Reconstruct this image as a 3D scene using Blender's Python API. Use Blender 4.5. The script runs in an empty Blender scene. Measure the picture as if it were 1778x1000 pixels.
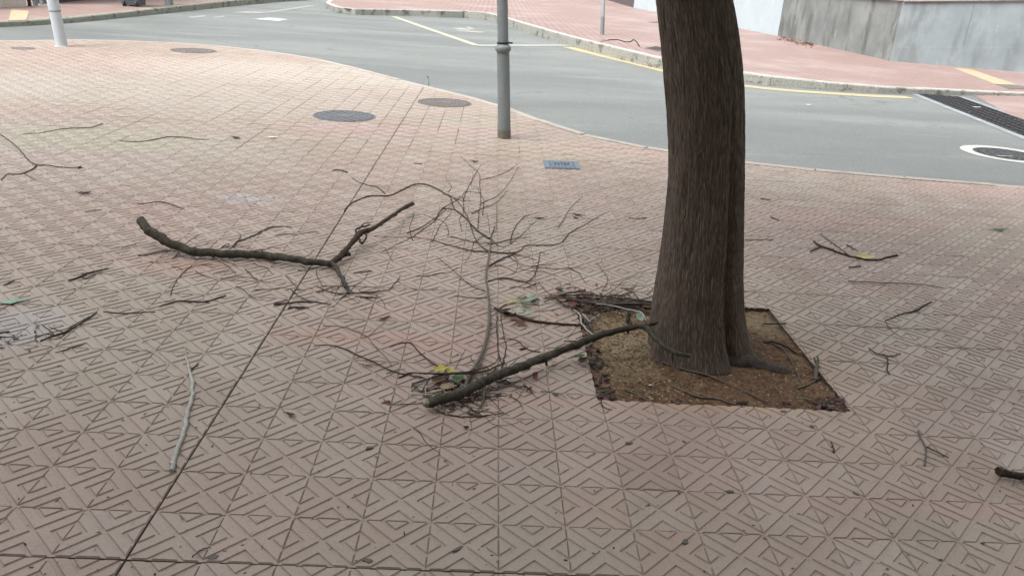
import bpy, bmesh, math, random
import numpy as np
from mathutils import Vector, Matrix, noise as mnoise
random.seed(7); rng = np.random.default_rng(7)
S = bpy.context.scene
COL = S.collection
R = math.radians

# ------------------------------------------------------------------ camera
F_PX, PITCH, ROLL, YAW = 1363.5, .382320, .0642608, .0413273
T = 0.2                                                     # paving tile size
CAM = np.array([-.419164*T, -10.47798*T, 7.59456*T])
_cy, _sy, _cp, _sp = math.cos(YAW), math.sin(YAW), math.cos(PITCH), math.sin(PITCH)
FW = np.array([_sy*_cp, _cy*_cp, -_sp]); RT = np.array([_cy, -_sy, 0.]); UP = np.cross(RT, FW)
_cr, _sr = math.cos(ROLL), math.sin(ROLL)
RT, UP = _cr*RT+_sr*UP, -_sr*RT+_cr*UP
cd = bpy.data.cameras.new('camera'); cam = bpy.data.objects.new('camera', cd); COL.objects.link(cam)
cam.matrix_world = Matrix(((RT[0], UP[0], -FW[0], CAM[0]), (RT[1], UP[1], -FW[1], CAM[1]), (RT[2], UP[2], -FW[2], CAM[2]), (0, 0, 0, 1)))
cd.sensor_width = 36; cd.lens = 36*F_PX/1778; cd.clip_end = 500; cd.clip_start = .02
S.camera = cam

# ------------------------------------------------------------------ sky, sun, exposure
SUN_EL, SUN_AZ = R(58), R(225)          # azimuth from +Y towards +X: behind the added unseen building, to the left
w = bpy.data.worlds.new('World'); S.world = w; w.use_nodes = True
nt = w.node_tree; bg = nt.nodes['Background']
sky = nt.nodes.new('ShaderNodeTexSky'); sky.sky_type = 'NISHITA'; sky.sun_disc = False
sky.sun_elevation = SUN_EL; sky.sun_rotation = SUN_AZ; sky.dust_density = 6; sky.air_density = 1.5; sky.ozone_density = 1
hs = nt.nodes.new('ShaderNodeHueSaturation'); hs.inputs['Saturation'].default_value = .06
nt.links.new(sky.outputs[0], hs.inputs['Color']); nt.links.new(hs.outputs[0], bg.inputs[0])
bg.inputs[1].default_value = .14
sl = bpy.data.lights.new('sun', 'SUN'); sl.energy = 1.5; sl.angle = R(34); sl.color = (1, .97, .93)
so = bpy.data.objects.new('sun', sl); COL.objects.link(so)
_d = Vector((math.sin(SUN_AZ)*math.cos(SUN_EL), math.cos(SUN_AZ)*math.cos(SUN_EL), math.sin(SUN_EL)))
so.rotation_euler = _d.to_track_quat('Z', 'Y').to_euler()
S.view_settings.view_transform = 'Standard'; S.view_settings.look = 'None'
S.view_settings.gamma = 1; S.view_settings.use_curve_mapping = False
S.view_settings.exposure = .97

# ------------------------------------------------------------------ helpers
def ray(x, y): return FW+RT*(x-889)/F_PX-UP*(y-500)/F_PX
def px(x, y, z=0.):                       # pixel of the photograph -> point on the level z
    d = ray(x, y); return CAM+d*((z-CAM[2])/d[2])
def pxY(x, y, Y):                         # pixel -> point on the upright plane at depth Y
    d = ray(x, y); return CAM+d*((Y-CAM[1])/d[1])
def mpp(P): return float((np.asarray(P)-CAM)@FW)/F_PX      # metres per photo pixel at P
def proj(P):
    V = np.asarray(P)-CAM; q = V@FW; return 889+F_PX*(V@RT)/q, 500-F_PX*(V@UP)/q

def tag(o, label=None, cat=None, group=None, kind=None):
    if label: o['label'] = label
    if cat: o['category'] = cat
    if group: o['group'] = group
    if kind: o['kind'] = kind
    return o
def empty(name, loc):
    o = bpy.data.objects.new(name, None); COL.objects.link(o); o.location = loc; o.empty_display_size = .1
    return o
class MB:
    def __init__(s): s.v, s.f, s.mi = [], [], []
    def add(s, v, f, m=0):
        n = len(s.v); s.v += [tuple(map(float, p)) for p in v]
        s.f += [tuple(i+n for i in q) for q in f]; s.mi += [m]*len(f)
    def box(s, c, e, m=0, rot=0., bev=0.):
        cx, cy, cz = c; a, b, h = e[0]/2, e[1]/2, e[2]/2
        co, si = math.cos(rot), math.sin(rot)
        def P(x, y, z): return (cx+x*co-y*si, cy+x*si+y*co, cz+z)
        if bev <= 0:
            s.add([P(-a,-b,-h),P(a,-b,-h),P(a,b,-h),P(-a,b,-h),P(-a,-b,h),P(a,-b,h),P(a,b,h),P(-a,b,h)],
                  [(3,2,1,0),(4,5,6,7),(0,1,5,4),(1,2,6,5),(2,3,7,6),(3,0,4,7)], m)
        else:
            t = bev
            s.add([P(-a,-b,-h),P(a,-b,-h),P(a,b,-h),P(-a,b,-h),P(-a,-b,h-t),P(a,-b,h-t),P(a,b,h-t),P(-a,b,h-t),
                   P(-a+t,-b+t,h),P(a-t,-b+t,h),P(a-t,b-t,h),P(-a+t,b-t,h)],
                  [(3,2,1,0),(0,1,5,4),(1,2,6,5),(2,3,7,6),(3,0,4,7),(4,5,9,8),(5,6,10,9),(6,7,11,10),(7,4,8,11),(8,9,10,11)], m)
    def poly(s, pts, m=0): s.add(pts, [tuple(range(len(pts)))], m)
    def prism(s, pts, z0, z1, m=0):
        n = len(pts)
        s.add([(p[0], p[1], z0) for p in pts]+[(p[0], p[1], z1) for p in pts],
              [tuple(range(n, 2*n)), tuple(range(n-1, -1, -1))]+[(i, (i+1) % n, (i+1) % n+n, i+n) for i in range(n)], m)
    def tube(s, pts, rad, seg=8, m=0, lump=0., cap=True, taper_end=False):
        pts = [Vector(p) for p in pts]; n = len(pts)
        if n < 2: return
        tan = [(pts[min(i+1, n-1)]-pts[max(i-1, 0)]).normalized() for i in range(n)]
        a = Vector((0, 0, 1)) if abs(tan[0].z) < .9 else Vector((1, 0, 0))
        u = tan[0].cross(a).normalized(); vs, fs = [], []
        for i in range(n):
            u = (u-tan[i]*u.dot(tan[i])).normalized(); b = tan[i].cross(u)
            for k in range(seg):
                t = 2*math.pi*k/seg
                d = u*math.cos(t)+b*math.sin(t); r = rad[i]
                if lump: r *= 1+lump*(mnoise.noise((pts[i]+d*r)*28)+.8*mnoise.noise((pts[i]+d*r)*75))
                vs.append(pts[i]+d*r)
        for i in range(n-1):
            for k in range(seg):
                k2 = (k+1) % seg
                fs.append((i*seg+k, i*seg+k2, (i+1)*seg+k2, (i+1)*seg+k))
        if cap:
            q = len(vs); vs += vs[:seg]+vs[(n-1)*seg:n*seg]; fs += [tuple(range(q+seg-1, q-1, -1)), tuple(range(q+seg, q+2*seg))]
        s.add(vs, fs, m)
    def lathe(s, prof, c, seg=24, m=0, axis=(0, 0, 1)):
        q = Vector((0, 0, 1)).rotation_difference(Vector(axis)); vs, fs = [], []
        for r, z in prof:
            for k in range(seg):
                t = 2*math.pi*k/seg; vs.append(Vector(c)+q@Vector((r*math.cos(t), r*math.sin(t), z)))
        for i in range(len(prof)-1):
            for k in range(seg):
                k2 = (k+1) % seg; fs.append((i*seg+k, i*seg+k2, (i+1)*seg+k2, (i+1)*seg+k))
        q = len(vs); vs += vs[:seg]+vs[q-seg:q]; fs += [tuple(range(q+seg-1, q-1, -1)), tuple(range(q+seg, q+2*seg))]
        s.add(vs, fs, m)
    def mesh(s, name, mats, smooth=False):
        me = bpy.data.meshes.new(name); me.from_pydata(s.v, [], s.f)
        for m in (mats if isinstance(mats, (list, tuple)) else [mats]): me.materials.append(m)
        if any(s.mi): me.polygons.foreach_set('material_index', s.mi)
        if smooth: me.polygons.foreach_set('use_smooth', [len(q) <= 4 for q in s.f])
        me.update(); return me
    def build(s, name, mats, parent=None, smooth=False, loc=None):
        if loc is not None:
            L = np.asarray(loc, float); s.v = [tuple(np.asarray(p)-L) for p in s.v]
        o = bpy.data.objects.new(name, s.mesh(name, mats, smooth)); COL.objects.link(o)
        if loc is not None: o.location = loc
        if parent is not None: put(o, parent)
        return o
def put(o, parent):                       # parent while keeping the world placement
    o.parent = parent; o.matrix_parent_inverse = Matrix.Translation(-Vector(parent.location))
def smooth_line(pts, n=6):                # Catmull-Rom through the points
    P = [np.asarray(p, float) for p in pts]
    if len(P) < 3: return [P[0]+(P[1]-P[0])*t for t in np.linspace(0, 1, n+1)]
    Q = [2*P[0]-P[1]]+P+[2*P[-1]-P[-2]]; out = []
    for i in range(1, len(Q)-2):
        a, b, c, d = Q[i-1:i+3]
        for t in np.arange(n)/n:
            out.append(.5*((2*b)+(c-a)*t+(2*a-5*b+4*c-d)*t*t+(3*b-a-3*c+d)*t**3))
    return out+[P[-1]]

# ------------------------------------------------------------------ materials
class NT:
    def __init__(s, name):
        s.m = bpy.data.materials.new(name); s.m.use_nodes = True; s.t = s.m.node_tree
        s.b = s.t.nodes['Principled BSDF']
        s.pos = s.t.nodes.new('ShaderNodeNewGeometry').outputs['Position']
    def n(s, ty, **kw):
        nd = s.t.nodes.new('ShaderNode'+ty)
        for k, v in kw.items(): setattr(nd, k, v)
        return nd
    def link(s, a, b): s.t.links.new(a, b)
    def set(s, sock, v):
        if isinstance(v, bpy.types.NodeSocket): s.link(v, sock)
        elif isinstance(v, (tuple, list)) and len(v) == 3 and sock.type == 'RGBA': sock.default_value = (*v, 1)
        else: sock.default_value = v
    def noise(s, scale, detail=4, rough=.6, vec=None, dist=0.):
        q = s.n('TexNoise'); s.set(q.inputs['Scale'], scale); q.inputs['Detail'].default_value = detail
        q.inputs['Roughness'].default_value = rough; q.inputs['Distortion'].default_value = dist
        s.link(vec or s.pos, q.inputs['Vector']); return q.outputs['Fac']
    def scaled(s, v, vec=None):
        q = s.n('VectorMath', operation='MULTIPLY'); s.link(vec or s.pos, q.inputs[0]); q.inputs[1].default_value = v
        return q.outputs[0]
    def ramp(s, fac, lo, hi, a=0., b=1.):
        q = s.n('MapRange'); q.interpolation_type = 'SMOOTHSTEP'
        s.link(fac, q.inputs[0]); q.inputs[1].default_value = lo; q.inputs[2].default_value = hi
        q.inputs[3].default_value = a; q.inputs[4].default_value = b; return q.outputs[0]
    def math(s, op, a, b=0.):
        q = s.n('Math', operation=op); s.set(q.inputs[0], a); s.set(q.inputs[1], b); return q.outputs[0]
    def mix(s, fac, a, b, mode='MIX'):
        q = s.n('Mix', data_type='RGBA', blend_type=mode)
        s.set(q.inputs[0], fac); s.set(q.inputs[6], a); s.set(q.inputs[7], b); return q.outputs[2]
    def blob(s, x, y, rx, ry, warp=None, soft=.5):   # a stain with its own place on the ground
        q = s.n('Mapping', vector_type='TEXTURE'); q.inputs['Location'].default_value = (x, y, 0); q.inputs['Scale'].default_value = (rx, ry, 1e6)
        s.link(s.pos, q.inputs[0])
        l = s.n('VectorMath', operation='LENGTH'); s.link(q.outputs[0], l.inputs[0])
        v = l.outputs['Value']
        if warp is not None: v = s.math('ADD', v, s.math('MULTIPLY', s.math('SUBTRACT', warp, .5), 1.6))
        return s.ramp(v, 1-soft, 1+soft, 1, 0)
    def out(s, col, rough=.7, bump=None, bstr=.3, bdist=.004, spec=.5, metal=0.):
        s.set(s.b.inputs['Base Color'], col); s.set(s.b.inputs['Roughness'], rough)
        s.b.inputs['Specular IOR Level'].default_value = spec; s.b.inputs['Metallic'].default_value = metal
        if bump is not None:
            q = s.n('Bump'); q.inputs['Strength'].default_value = bstr; q.inputs['Distance'].default_value = bdist
            s.link(bump, q.inputs['Height']); s.link(q.outputs[0], s.b.inputs['Normal'])
        return s.m
def plain(name, a, b, scale=12, rough=.7, bstr=.25, spec=.5, metal=0., bd=.003, stretch=None):
    t = NT(name); v = t.scaled(stretch) if stretch else None
    f = t.noise(scale, 6, .65, v); g = t.noise(scale*9, 3, .6, v)
    k = t.ramp(t.math('ADD', t.math('MULTIPLY', f, .65), t.math('MULTIPLY', g, .35)), .35, .65)
    return t.out(t.mix(k, a, b), t.ramp(f, .3, .7, rough-.08, rough+.1), g, bstr, bd, spec, metal)
M = {}
def tile_material():
    t = NT('worn_paving_tile')
    sc = t.scaled((1/T, 1/T, 0)); fl = t.n('VectorMath', operation='FLOOR'); t.link(sc, fl.inputs[0])
    wn = t.n('TexWhiteNoise', noise_dimensions='2D'); t.link(fl.outputs[0], wn.inputs['Vector'])
    sx = t.n('SeparateColor'); t.link(wn.outputs['Color'], sx.inputs[0])
    big = t.noise(.55, 4, .55); med = t.noise(3.2, 6, .65); fine = t.noise(38, 6, .75); grit = t.noise(150, 4, .75)
    base = t.mix(t.ramp(sx.outputs[0], .2, .9), (.360, .284, .238), (.394, .322, .276))
    base = t.mix(t.math('MULTIPLY', t.ramp(sx.outputs[1], .80, 1.), .22), base, (.42, .28, .235))
    base = t.mix(t.math('MULTIPLY', t.ramp(sx.outputs[2], .90, .96), .28), base, (.285, .238, .205))
    base = t.mix(t.math('MULTIPLY', t.ramp(sx.outputs[2], .08, .03), .30), base, (.44, .385, .345))
    base = t.mix(t.math('MULTIPLY', t.ramp(big, .48, .66), .5), base, (.37, .335, .275))
    base = t.mix(t.math('MULTIPLY', t.ramp(big, .50, .34), .4), base, (.40, .285, .26))
    wp = t.noise(2.6, 8, .72)
    for x, y, rx, ry, c, k in PATCHES:
        base = t.mix(t.math('MULTIPLY', t.blob(x, y, rx, ry, wp), k), base, c)
    base = t.mix(t.math('MULTIPLY', t.ramp(med, .56, .72), .30), base, (.25, .22, .19))
    base = t.mix(t.math('MULTIPLY', t.ramp(fine, .54, .68), .38), base, (.19, .155, .13))
    base = t.mix(t.math('MULTIPLY', t.ramp(grit, .57, .70), .40), base, (.54, .47, .42))
    base = t.mix(t.math('MULTIPLY', t.ramp(grit, .43, .32), .55), base, (.13, .105, .09))
    rg = t.ramp(med, .35, .65, .34, .58)
    h = t.math('ADD', t.math('MULTIPLY', grit, .5), fine)
    return t.out(base, rg, h, .45, .0018, .5)
def _g(x, y): p = px(x, y); return float(p[0]), float(p[1])
PATCHES = []
for x, y, rx, ry, c, k in [(330, 118, 1.9, .75, (.46, .30, .285), .5), (1060, 262, .75, .30, (.46, .29, .265), .55), (850, 228, .75, .22, (.46, .33, .325), .5),
        (600, 225, .6, .25, (.46, .32, .32), .4), (830, 215, .45, .22, (.36, .34, .26), .4), (960, 262, .7, .28, (.42, .35, .26), .4), (560, 130, 2.8, 1.2, (.46, .42, .37), .75), (300, 160, 3.2, 1.4, (.42, .375, .335), .5), (80, 260, 1.6, 1.2, (.40, .355, .32), .45), (1000, 250, 1.0, .7, (.40, .35, .30), .4), (120, 150, 1.6, .9, (.44, .40, .35), .45),
        (150, 240, .9, .5, (.36, .36, .27), .45), (430, 345, .16, .13, (.43, .41, .43), .55), (22, 570, .17, .22, (.40, .38, .39), .6), (1400, 640, .22, .7, (.40, .31, .23), .5),
        (820, 545, .5, .12, (.46, .30, .25), .25), (690, 590, .5, .08, (.45, .27, .22), .45), (1000, 700, .4, .06, (.44, .28, .22), .3), (1650, 880, .5, .05, (.43, .29, .25), .45),
        (300, 460, .25, .12, (.48, .32, .27), .5), (1450, 380, .6, .25, (.46, .29, .25), .35), (1750, 330, 1.0, .3, (.47, .33, .29), .5), (1240, 705, .25, .05, (.46, .31, .21), .5)]:
    gx, gy = _g(x, y); PATCHES.append((gx, gy, rx, ry, c, k))
M['tile'] = tile_material()
M['bed'] = plain('joint_dirt', (.09, .072, .06), (.15, .125, .105), 30, .95)
M['openjoint'] = plain('black_open_joint', (.012, .010, .009), (.04, .032, .027), 40, .95)
def asphalt():
    t = NT('worn_asphalt'); v = t.scaled((.30, 1, 1))
    a = t.noise(.5, 6, .65, v); g = t.noise(45, 5, .8); m = t.noise(4, 6, .65); st = t.noise(1.1, 6, .7, t.scaled((.18, 1.2, 1)))
    c = t.mix(t.ramp(a, .35, .65), (.135, .150, .147), (.192, .208, .202))
    c = t.mix(t.math('MULTIPLY', t.ramp(st, .52, .68), .45), c, (.25, .267, .264))
    c = t.mix(t.math('MULTIPLY', t.ramp(m, .58, .72), .4), c, (.105, .11, .112))
    c = t.mix(t.math('MULTIPLY', t.ramp(g, .54, .68), .65), c, (.34, .345, .335))
    c = t.mix(t.math('MULTIPLY', t.ramp(g, .46, .34), .75), c, (.055, .058, .058))
    vo = t.n('TexVoronoi', feature='DISTANCE_TO_EDGE'); vo.inputs['Scale'].default_value = .33
    wv = t.n('VectorMath', operation='ADD'); q = t.n('TexNoise'); q.inputs['Scale'].default_value = 1.6; q.inputs['Detail'].default_value = 6; t.link(t.pos, q.inputs['Vector'])
    sc = t.n('VectorMath', operation='SCALE'); t.link(q.outputs['Color'], sc.inputs[0]); sc.inputs['Scale'].default_value = .9
    t.link(t.pos, wv.inputs[0]); t.link(sc.outputs[0], wv.inputs[1]); t.link(wv.outputs[0], vo.inputs['Vector'])
    cr = t.math('MULTIPLY', t.ramp(vo.outputs['Distance'], .002, .007, 1, 0), t.ramp(a, .5, .6))
    c = t.mix(t.math('MULTIPLY', cr, .6), c, (.05, .05, .05))
    return t.out(c, t.ramp(a, .3, .7, .42, .62), g, .6, .005, .5)
M['asphalt'] = asphalt()
def redpave():
    t = NT('red_paving'); sc = t.scaled((5, 5, 5))
    b = t.n('TexBrick'); t.link(sc, b.inputs['Vector']); b.offset = 0; b.inputs['Scale'].default_value = 1
    b.inputs['Brick Width'].default_value = 1; b.inputs['Row Height'].default_value = .5; b.inputs['Mortar Size'].default_value = .07
    b.inputs['Color1'].default_value = (.30, .208, .188, 1); b.inputs['Color2'].default_value = (.355, .25, .228, 1); b.inputs['Mortar'].default_value = (.17, .115, .102, 1)
    n1 = t.noise(.5, 5, .6); n2 = t.noise(7, 5, .6)
    c = t.mix(t.math('MULTIPLY', t.ramp(n1, .45, .7), .5), b.outputs['Color'], (.42, .34, .32))
    c = t.mix(t.math('MULTIPLY', t.ramp(n2, .55, .75), .35), c, (.25, .165, .148))
    return t.out(c, .55, n2, .3, .003)
M['red'] = redpave()
def kerbmat(name, a, b, stain):
    t = NT(name); n1 = t.noise(3, 6, .7); n2 = t.noise(40, 4, .6); n3 = t.noise(9, 4, .6, t.scaled((1, 1, 2.5)))
    c = t.mix(t.ramp(n2, .35, .65), a, b)
    c = t.mix(t.math('MULTIPLY', t.ramp(n1, .53, .62), stain), c, (.10, .105, .085))
    c = t.mix(t.math('MULTIPLY', t.ramp(n3, .58, .70), stain*.8), c, (.06, .06, .05))
    return t.out(c, .7, n2, .4, .004)
M['kerb'] = kerbmat('stained_kerb_stone', (.25, .25, .23), (.36, .355, .325), .85)
M['kerb_top'] = kerbmat('pale_kerb_top', (.42, .41, .385), (.50, .49, .455), .25)
M['kerb_moss'] = kerbmat('mossy_kerb_stone', (.21, .215, .175), (.33, .33, .28), .9)
M['kerb_near'] = kerbmat('pale_edge_stone', (.38, .335, .30), (.45, .40, .36), .25)
def paint(name, c, wear):
    t = NT(name); n1 = t.noise(9, 6, .7); n2 = t.noise(110, 3, .7)
    k = t.math('MULTIPLY', t.ramp(t.math('ADD', t.math('MULTIPLY', n1, .6), t.math('MULTIPLY', n2, .4)), .62-wear*.2, .74-wear*.2), .9)
    return t.out(t.mix(k, c, (.24, .245, .24)), .55, n2, .3, .002)
M['white'] = paint('worn_white_paint', (.47, .48, .46), .4)
M['white_worn'] = paint('faded_white_paint', (.38, .38, .35), .8)
M['yellow'] = paint('faded_yellow_paint', (.46, .39, .22), .5)
M['cream'] = paint('faded_cream_paint', (.44, .42, .33), .5)
M['tactile'] = plain('yellow_tactile_paving', (.37, .31, .20), (.43, .37, .25), 8, .7)
def concrete(name, a, b, stain, k, seed):
    t = NT(name); o = t.n('VectorMath', operation='ADD'); t.link(t.pos, o.inputs[0]); o.inputs[1].default_value = (seed, seed*2, 0)
    v = o.outputs[0]; n1 = t.noise(.9, 6, .62, v); st = t.noise(1.3, 5, .6, t.scaled((1.8, 1.8, .6), v)); n2 = t.noise(38, 4, .6, v); n3 = t.noise(2.6, 5, .65, t.scaled((1.5, 1.5, .5), v))
    c = t.mix(t.ramp(n1, .3, .7), a, b)
    c = t.mix(t.math('MULTIPLY', t.ramp(st, .48, .66), k), c, stain)
    c = t.mix(t.math('MULTIPLY', t.ramp(n3, .60, .72), .38), c, (.45, .48, .49))
    c = t.mix(t.math('MULTIPLY', t.ramp(n2, .55, .75), .25), c, stain)
    return t.out(c, .8, n2, .35, .004)
M['conc_dark'] = concrete('water_stained_concrete', (.165, .18, .178), (.27, .29, .288), (.10, .107, .095), .7, 3)
M['conc_light'] = concrete('pale_blue_grey_concrete', (.235, .28, .30), (.325, .37, .39), (.165, .185, .19), .6, 11)
M['paintwall'] = plain('pale_blue_white_render', (.42, .49, .53), (.48, .545, .58), 2, .8)
M['pinkwall'] = plain('pinkish_render', (.38, .31, .30), (.46, .39, .37), 3, .85)
M['darkpanel'] = plain('dark_brown_panel', (.075, .065, .065), (.11, .10, .10), 3, .6)
M['palewall'] = plain('pale_stone_wall', (.52, .49, .44), (.62, .60, .55), 3, .85)
M['facade'] = plain('grey_facade_render', (.30, .29, .27), (.36, .35, .33), 2, .9)
M['dark'] = plain('dark_plinth', (.04, .04, .04), (.075, .065, .06), 4, .8)
M['glass'] = plain('dark_window_glass', (.03, .035, .04), (.04, .045, .05), 2, .15, .02)
M['galv'] = plain('painted_grey_metal', (.19, .22, .225), (.25, .28, .285), 9, .62, .15, .35, 0., stretch=(1, 1, .25))
M['galv_rust'] = plain('stained_metal_foot', (.14, .13, .115), (.21, .195, .17), 22, .6, .2, .5, .2)
M['palepole'] = plain('pale_blue_grey_metal', (.44, .50, .54), (.50, .56, .60), 8, .5, .1)
M['palegrey'] = plain('weathered_grey_green_metal', (.30, .335, .33), (.37, .40, .395), 9, .6, .15, .35)
M['moss'] = plain('joint_moss', (.11, .10, .055), (.19, .165, .095), 30, .9)
M['gasket'] = plain('black_rubber', (.015, .016, .017), (.03, .03, .03), 20, .6)
M['bin'] = plain('dark_grey_bin_plastic', (.055, .07, .078), (.075, .09, .098), 8, .5, .1)
M['iron'] = plain('cast_iron_cover', (.115, .125, .145), (.21, .22, .24), 45, .5, .6, .6, .4)
M['iron_warm'] = plain('weathered_iron_cover', (.13, .115, .105), (.22, .20, .185), 40, .6, .6, .5, .2)
M['iron_dark'] = plain('dark_iron', (.042, .044, .048), (.085, .088, .094), 40, .5, .5, .5, .4)
M['blueiron'] = plain('blue_grey_iron_hatch', (.15, .20, .245), (.22, .275, .32), 45, .5, .6, .5, .3)
M['cementrim'] = plain('cement_rim', (.40, .37, .35), (.50, .46, .44), 30, .8)
M['trough'] = plain('silted_drain', (.05, .035, .032), (.11, .075, .065), 9, .8)
M['wetconc'] = plain('damp_concrete_strip', (.20, .22, .24), (.36, .38, .40), 5, .5, .3)
def bark(name, a, b, c, sz, zst, bstr, bdist):
    t = NT(name)
    if zst < 1:
        at_ = t.n('Attribute'); at_.attribute_name = 'bark'; v = t.scaled((1, 1, zst), at_.outputs['Vector'])
    else: v = t.scaled((1, 1, 1))
    n1 = t.noise(sz, 7, .68, v, .4); n2 = t.noise(sz*4, 5, .65, v); n3 = t.noise(3.2, 4, .6)
    k = t.math('ADD', t.math('MULTIPLY', n1, .6), t.math('MULTIPLY', n2, .4))
    if zst < 1:
        vo = t.n('TexVoronoi', feature='DISTANCE_TO_EDGE'); vo.inputs['Scale'].default_value = 105
        wq = t.n('TexNoise'); wq.inputs['Scale'].default_value = 14; wq.inputs['Detail'].default_value = 4; t.link(v, wq.inputs['Vector'])
        ws = t.n('VectorMath', operation='SCALE'); t.link(wq.outputs['Color'], ws.inputs[0]); ws.inputs['Scale'].default_value = .035
        wa = t.n('VectorMath', operation='ADD'); t.link(v, wa.inputs[0]); t.link(ws.outputs[0], wa.inputs[1]); t.link(wa.outputs[0], vo.inputs['Vector'])
        pl_ = t.ramp(vo.outputs['Distance'], .0, .30); kc = t.math('ADD', t.math('MULTIPLY', k, .8), t.math('MULTIPLY', pl_, .13)); k = t.math('ADD', t.math('MULTIPLY', k, .7), t.math('MULTIPLY', pl_, .30))
    else: kc = k
    col = t.mix(t.ramp(kc, .34, .64), a, b); col = t.mix(t.math('MULTIPLY', t.ramp(n3, .5, .7), .5), col, c)
    return t.out(col, .85, k, bstr, bdist, .3)
M['bark'] = bark('furrowed_grey_brown_bark', (.098, .075, .060), (.25, .205, .168), (.16, .125, .098), 75, .16, 1., .009)
M['branch'] = bark('olive_grey_branch_bark', (.024, .021, .016), (.098, .088, .068), (.045, .037, .028), 32, 1, .5, .003)
M['branch_dark'] = bark('dark_brown_branch_bark', (.026, .019, .014), (.080, .058, .042), (.05, .03, .02), 60, 1, .5, .003)
M['rootbark'] = bark('dark_root_bark', (.035, .028, .024), (.11, .092, .08), (.07, .055, .045), 60, 1, .7, .005)
M['twig'] = plain('dark_twig_bark', (.028, .020, .016), (.062, .045, .036), 60, .75)
M['twig_red'] = plain('red_brown_twig_bark', (.055, .024, .017), (.10, .05, .038), 60, .75)
M['twig_grey'] = plain('bleached_grey_twig', (.36, .36, .335), (.52, .515, .48), 45, .8)
M['twig_mid'] = plain('grey_brown_twig', (.095, .080, .067), (.17, .145, .125), 45, .8)
M['wood_end'] = plain('broken_pale_wood', (.20, .175, .14), (.34, .30, .24), 60, .9)
def soil():
    t = NT('tree_pit_soil'); n1 = t.noise(3.5, 6, .65); n2 = t.noise(60, 6, .7); n3 = t.noise(7, 5, .6)
    c = t.mix(t.ramp(n2, .35, .65), (.085, .048, .028), (.19, .115, .070))
    c = t.mix(t.math('MULTIPLY', t.ramp(n1, .45, .62), .55), c, (.17, .085, .046))
    c = t.mix(t.math('MULTIPLY', t.ramp(n3, .52, .66), .45), c, (.26, .195, .12))
    gx, gy = _g(1065, 585)
    c = t.mix(t.math('MULTIPLY', t.blob(gx, gy, .20, .34, t.noise(9, 8, .75)), .55), c, (.36, .30, .185))
    gx, gy = _g(1325, 560)
    c = t.mix(t.math('MULTIPLY', t.blob(gx, gy, .10, .16, t.noise(9, 8, .75)), .5), c, (.34, .28, .17))
    c = t.mix(t.math('MULTIPLY', t.ramp(t.noise(120, 4, .7), .58, .70), .6), c, (.40, .31, .20))
    c = t.mix(t.math('MULTIPLY', t.ramp(t.noise(24, 6, .7), .56, .68), .40), c, (.07, .045, .03))
    return t.out(c, .9, n2, .7, .008, .3)
M['soil'] = soil()
for k, a, b in [('leaf_pale', (.22, .36, .27), (.34, .47, .37)), ('leaf_green', (.045, .10, .035), (.09, .16, .06)), ('leaf_yellow', (.36, .32, .045), (.48, .44, .09)),
                ('leaf_red', (.10, .026, .018), (.17, .055, .035)), ('leaf_brown', (.10, .05, .028), (.19, .105, .06)), ('leaf_dark', (.030, .018, .013), (.06, .036, .026)),
                ('leaf_tan', (.27, .20, .13), (.38, .30, .21)), ('leaf_cream', (.52, .50, .20), (.62, .60, .32)), ('paper', (.66, .65, .62), (.75, .74, .70)), ('gum', (.085, .075, .068), (.13, .115, .105))]:
    M[k] = plain(k+'_surface', a, b, 40, .6, .2)
CHIPS = [plain('chip_%d' % i, tuple(v*.8 for v in c), c, 90, .85) for i, c in enumerate([(.33, .245, .15), (.24, .16, .095), (.40, .335, .21), (.15, .095, .06), (.20, .105, .06)])]

# ------------------------------------------------------------------ road (the one ground sheet)
ZR = -.10
mb = MB(); mb.poly([(-150, -60, ZR), (150, -60, ZR), (150, 240, ZR), (-150, 240, ZR)])
tag(mb.build('road', M['asphalt']), kind='structure')

# ------------------------------------------------------------------ near pavement: tiles, bed, edge stones
EDGE_PX = [(0, 71), (150, 69), (320, 75), (440, 86), (560, 104), (700, 139), (860, 179), (1000, 228), (1160, 261), (1300, 281), (1500, 301), (1778, 323)]
E0 = [px(*p)[:2] for p in EDGE_PX]
E0 = [E0[0]+(E0[0]-E0[1])*4.0]+[E0[0]+(E0[0]-E0[1])*1.8]+E0+[E0[-1]+(E0[-1]-E0[-2])*1.5, E0[-1]+(E0[-1]-E0[-2])*4]
EDGE = np.array(smooth_line(E0, 10))
def offset(P, d):                          # to the pavement side (right of travel, left->right)
    t = np.gradient(P, axis=0); t /= np.linalg.norm(t, axis=1)[:, None]
    return P+np.stack([t[:, 1], -t[:, 0]], 1)*d
KW = .10
INNER = offset(EDGE, KW)
def side(p):                               # >0 inside the paved area; nearest segment
    a = INNER[:-1]; d = INNER[1:]-a; t = np.clip(((p-a)*d).sum(1)/(d*d).sum(1), 0, 1)
    q = a+d*t[:, None]; dd = ((p-q)**2).sum(1); i = int(dd.argmin()); n = np.array([d[i][1], -d[i][0]])/np.linalg.norm(d[i])
    return float((p-a[i])@n), i
bed = MB()
YB = -2.95
pl = [(float(p[0]), float(p[1]), -.0085) for p in offset(EDGE, .02)]
pl = [p for p in pl]
PIT = (.386, 1.388, .560, 1.570)           # x0 x1 y0 y1
n = len(pl)
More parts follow.
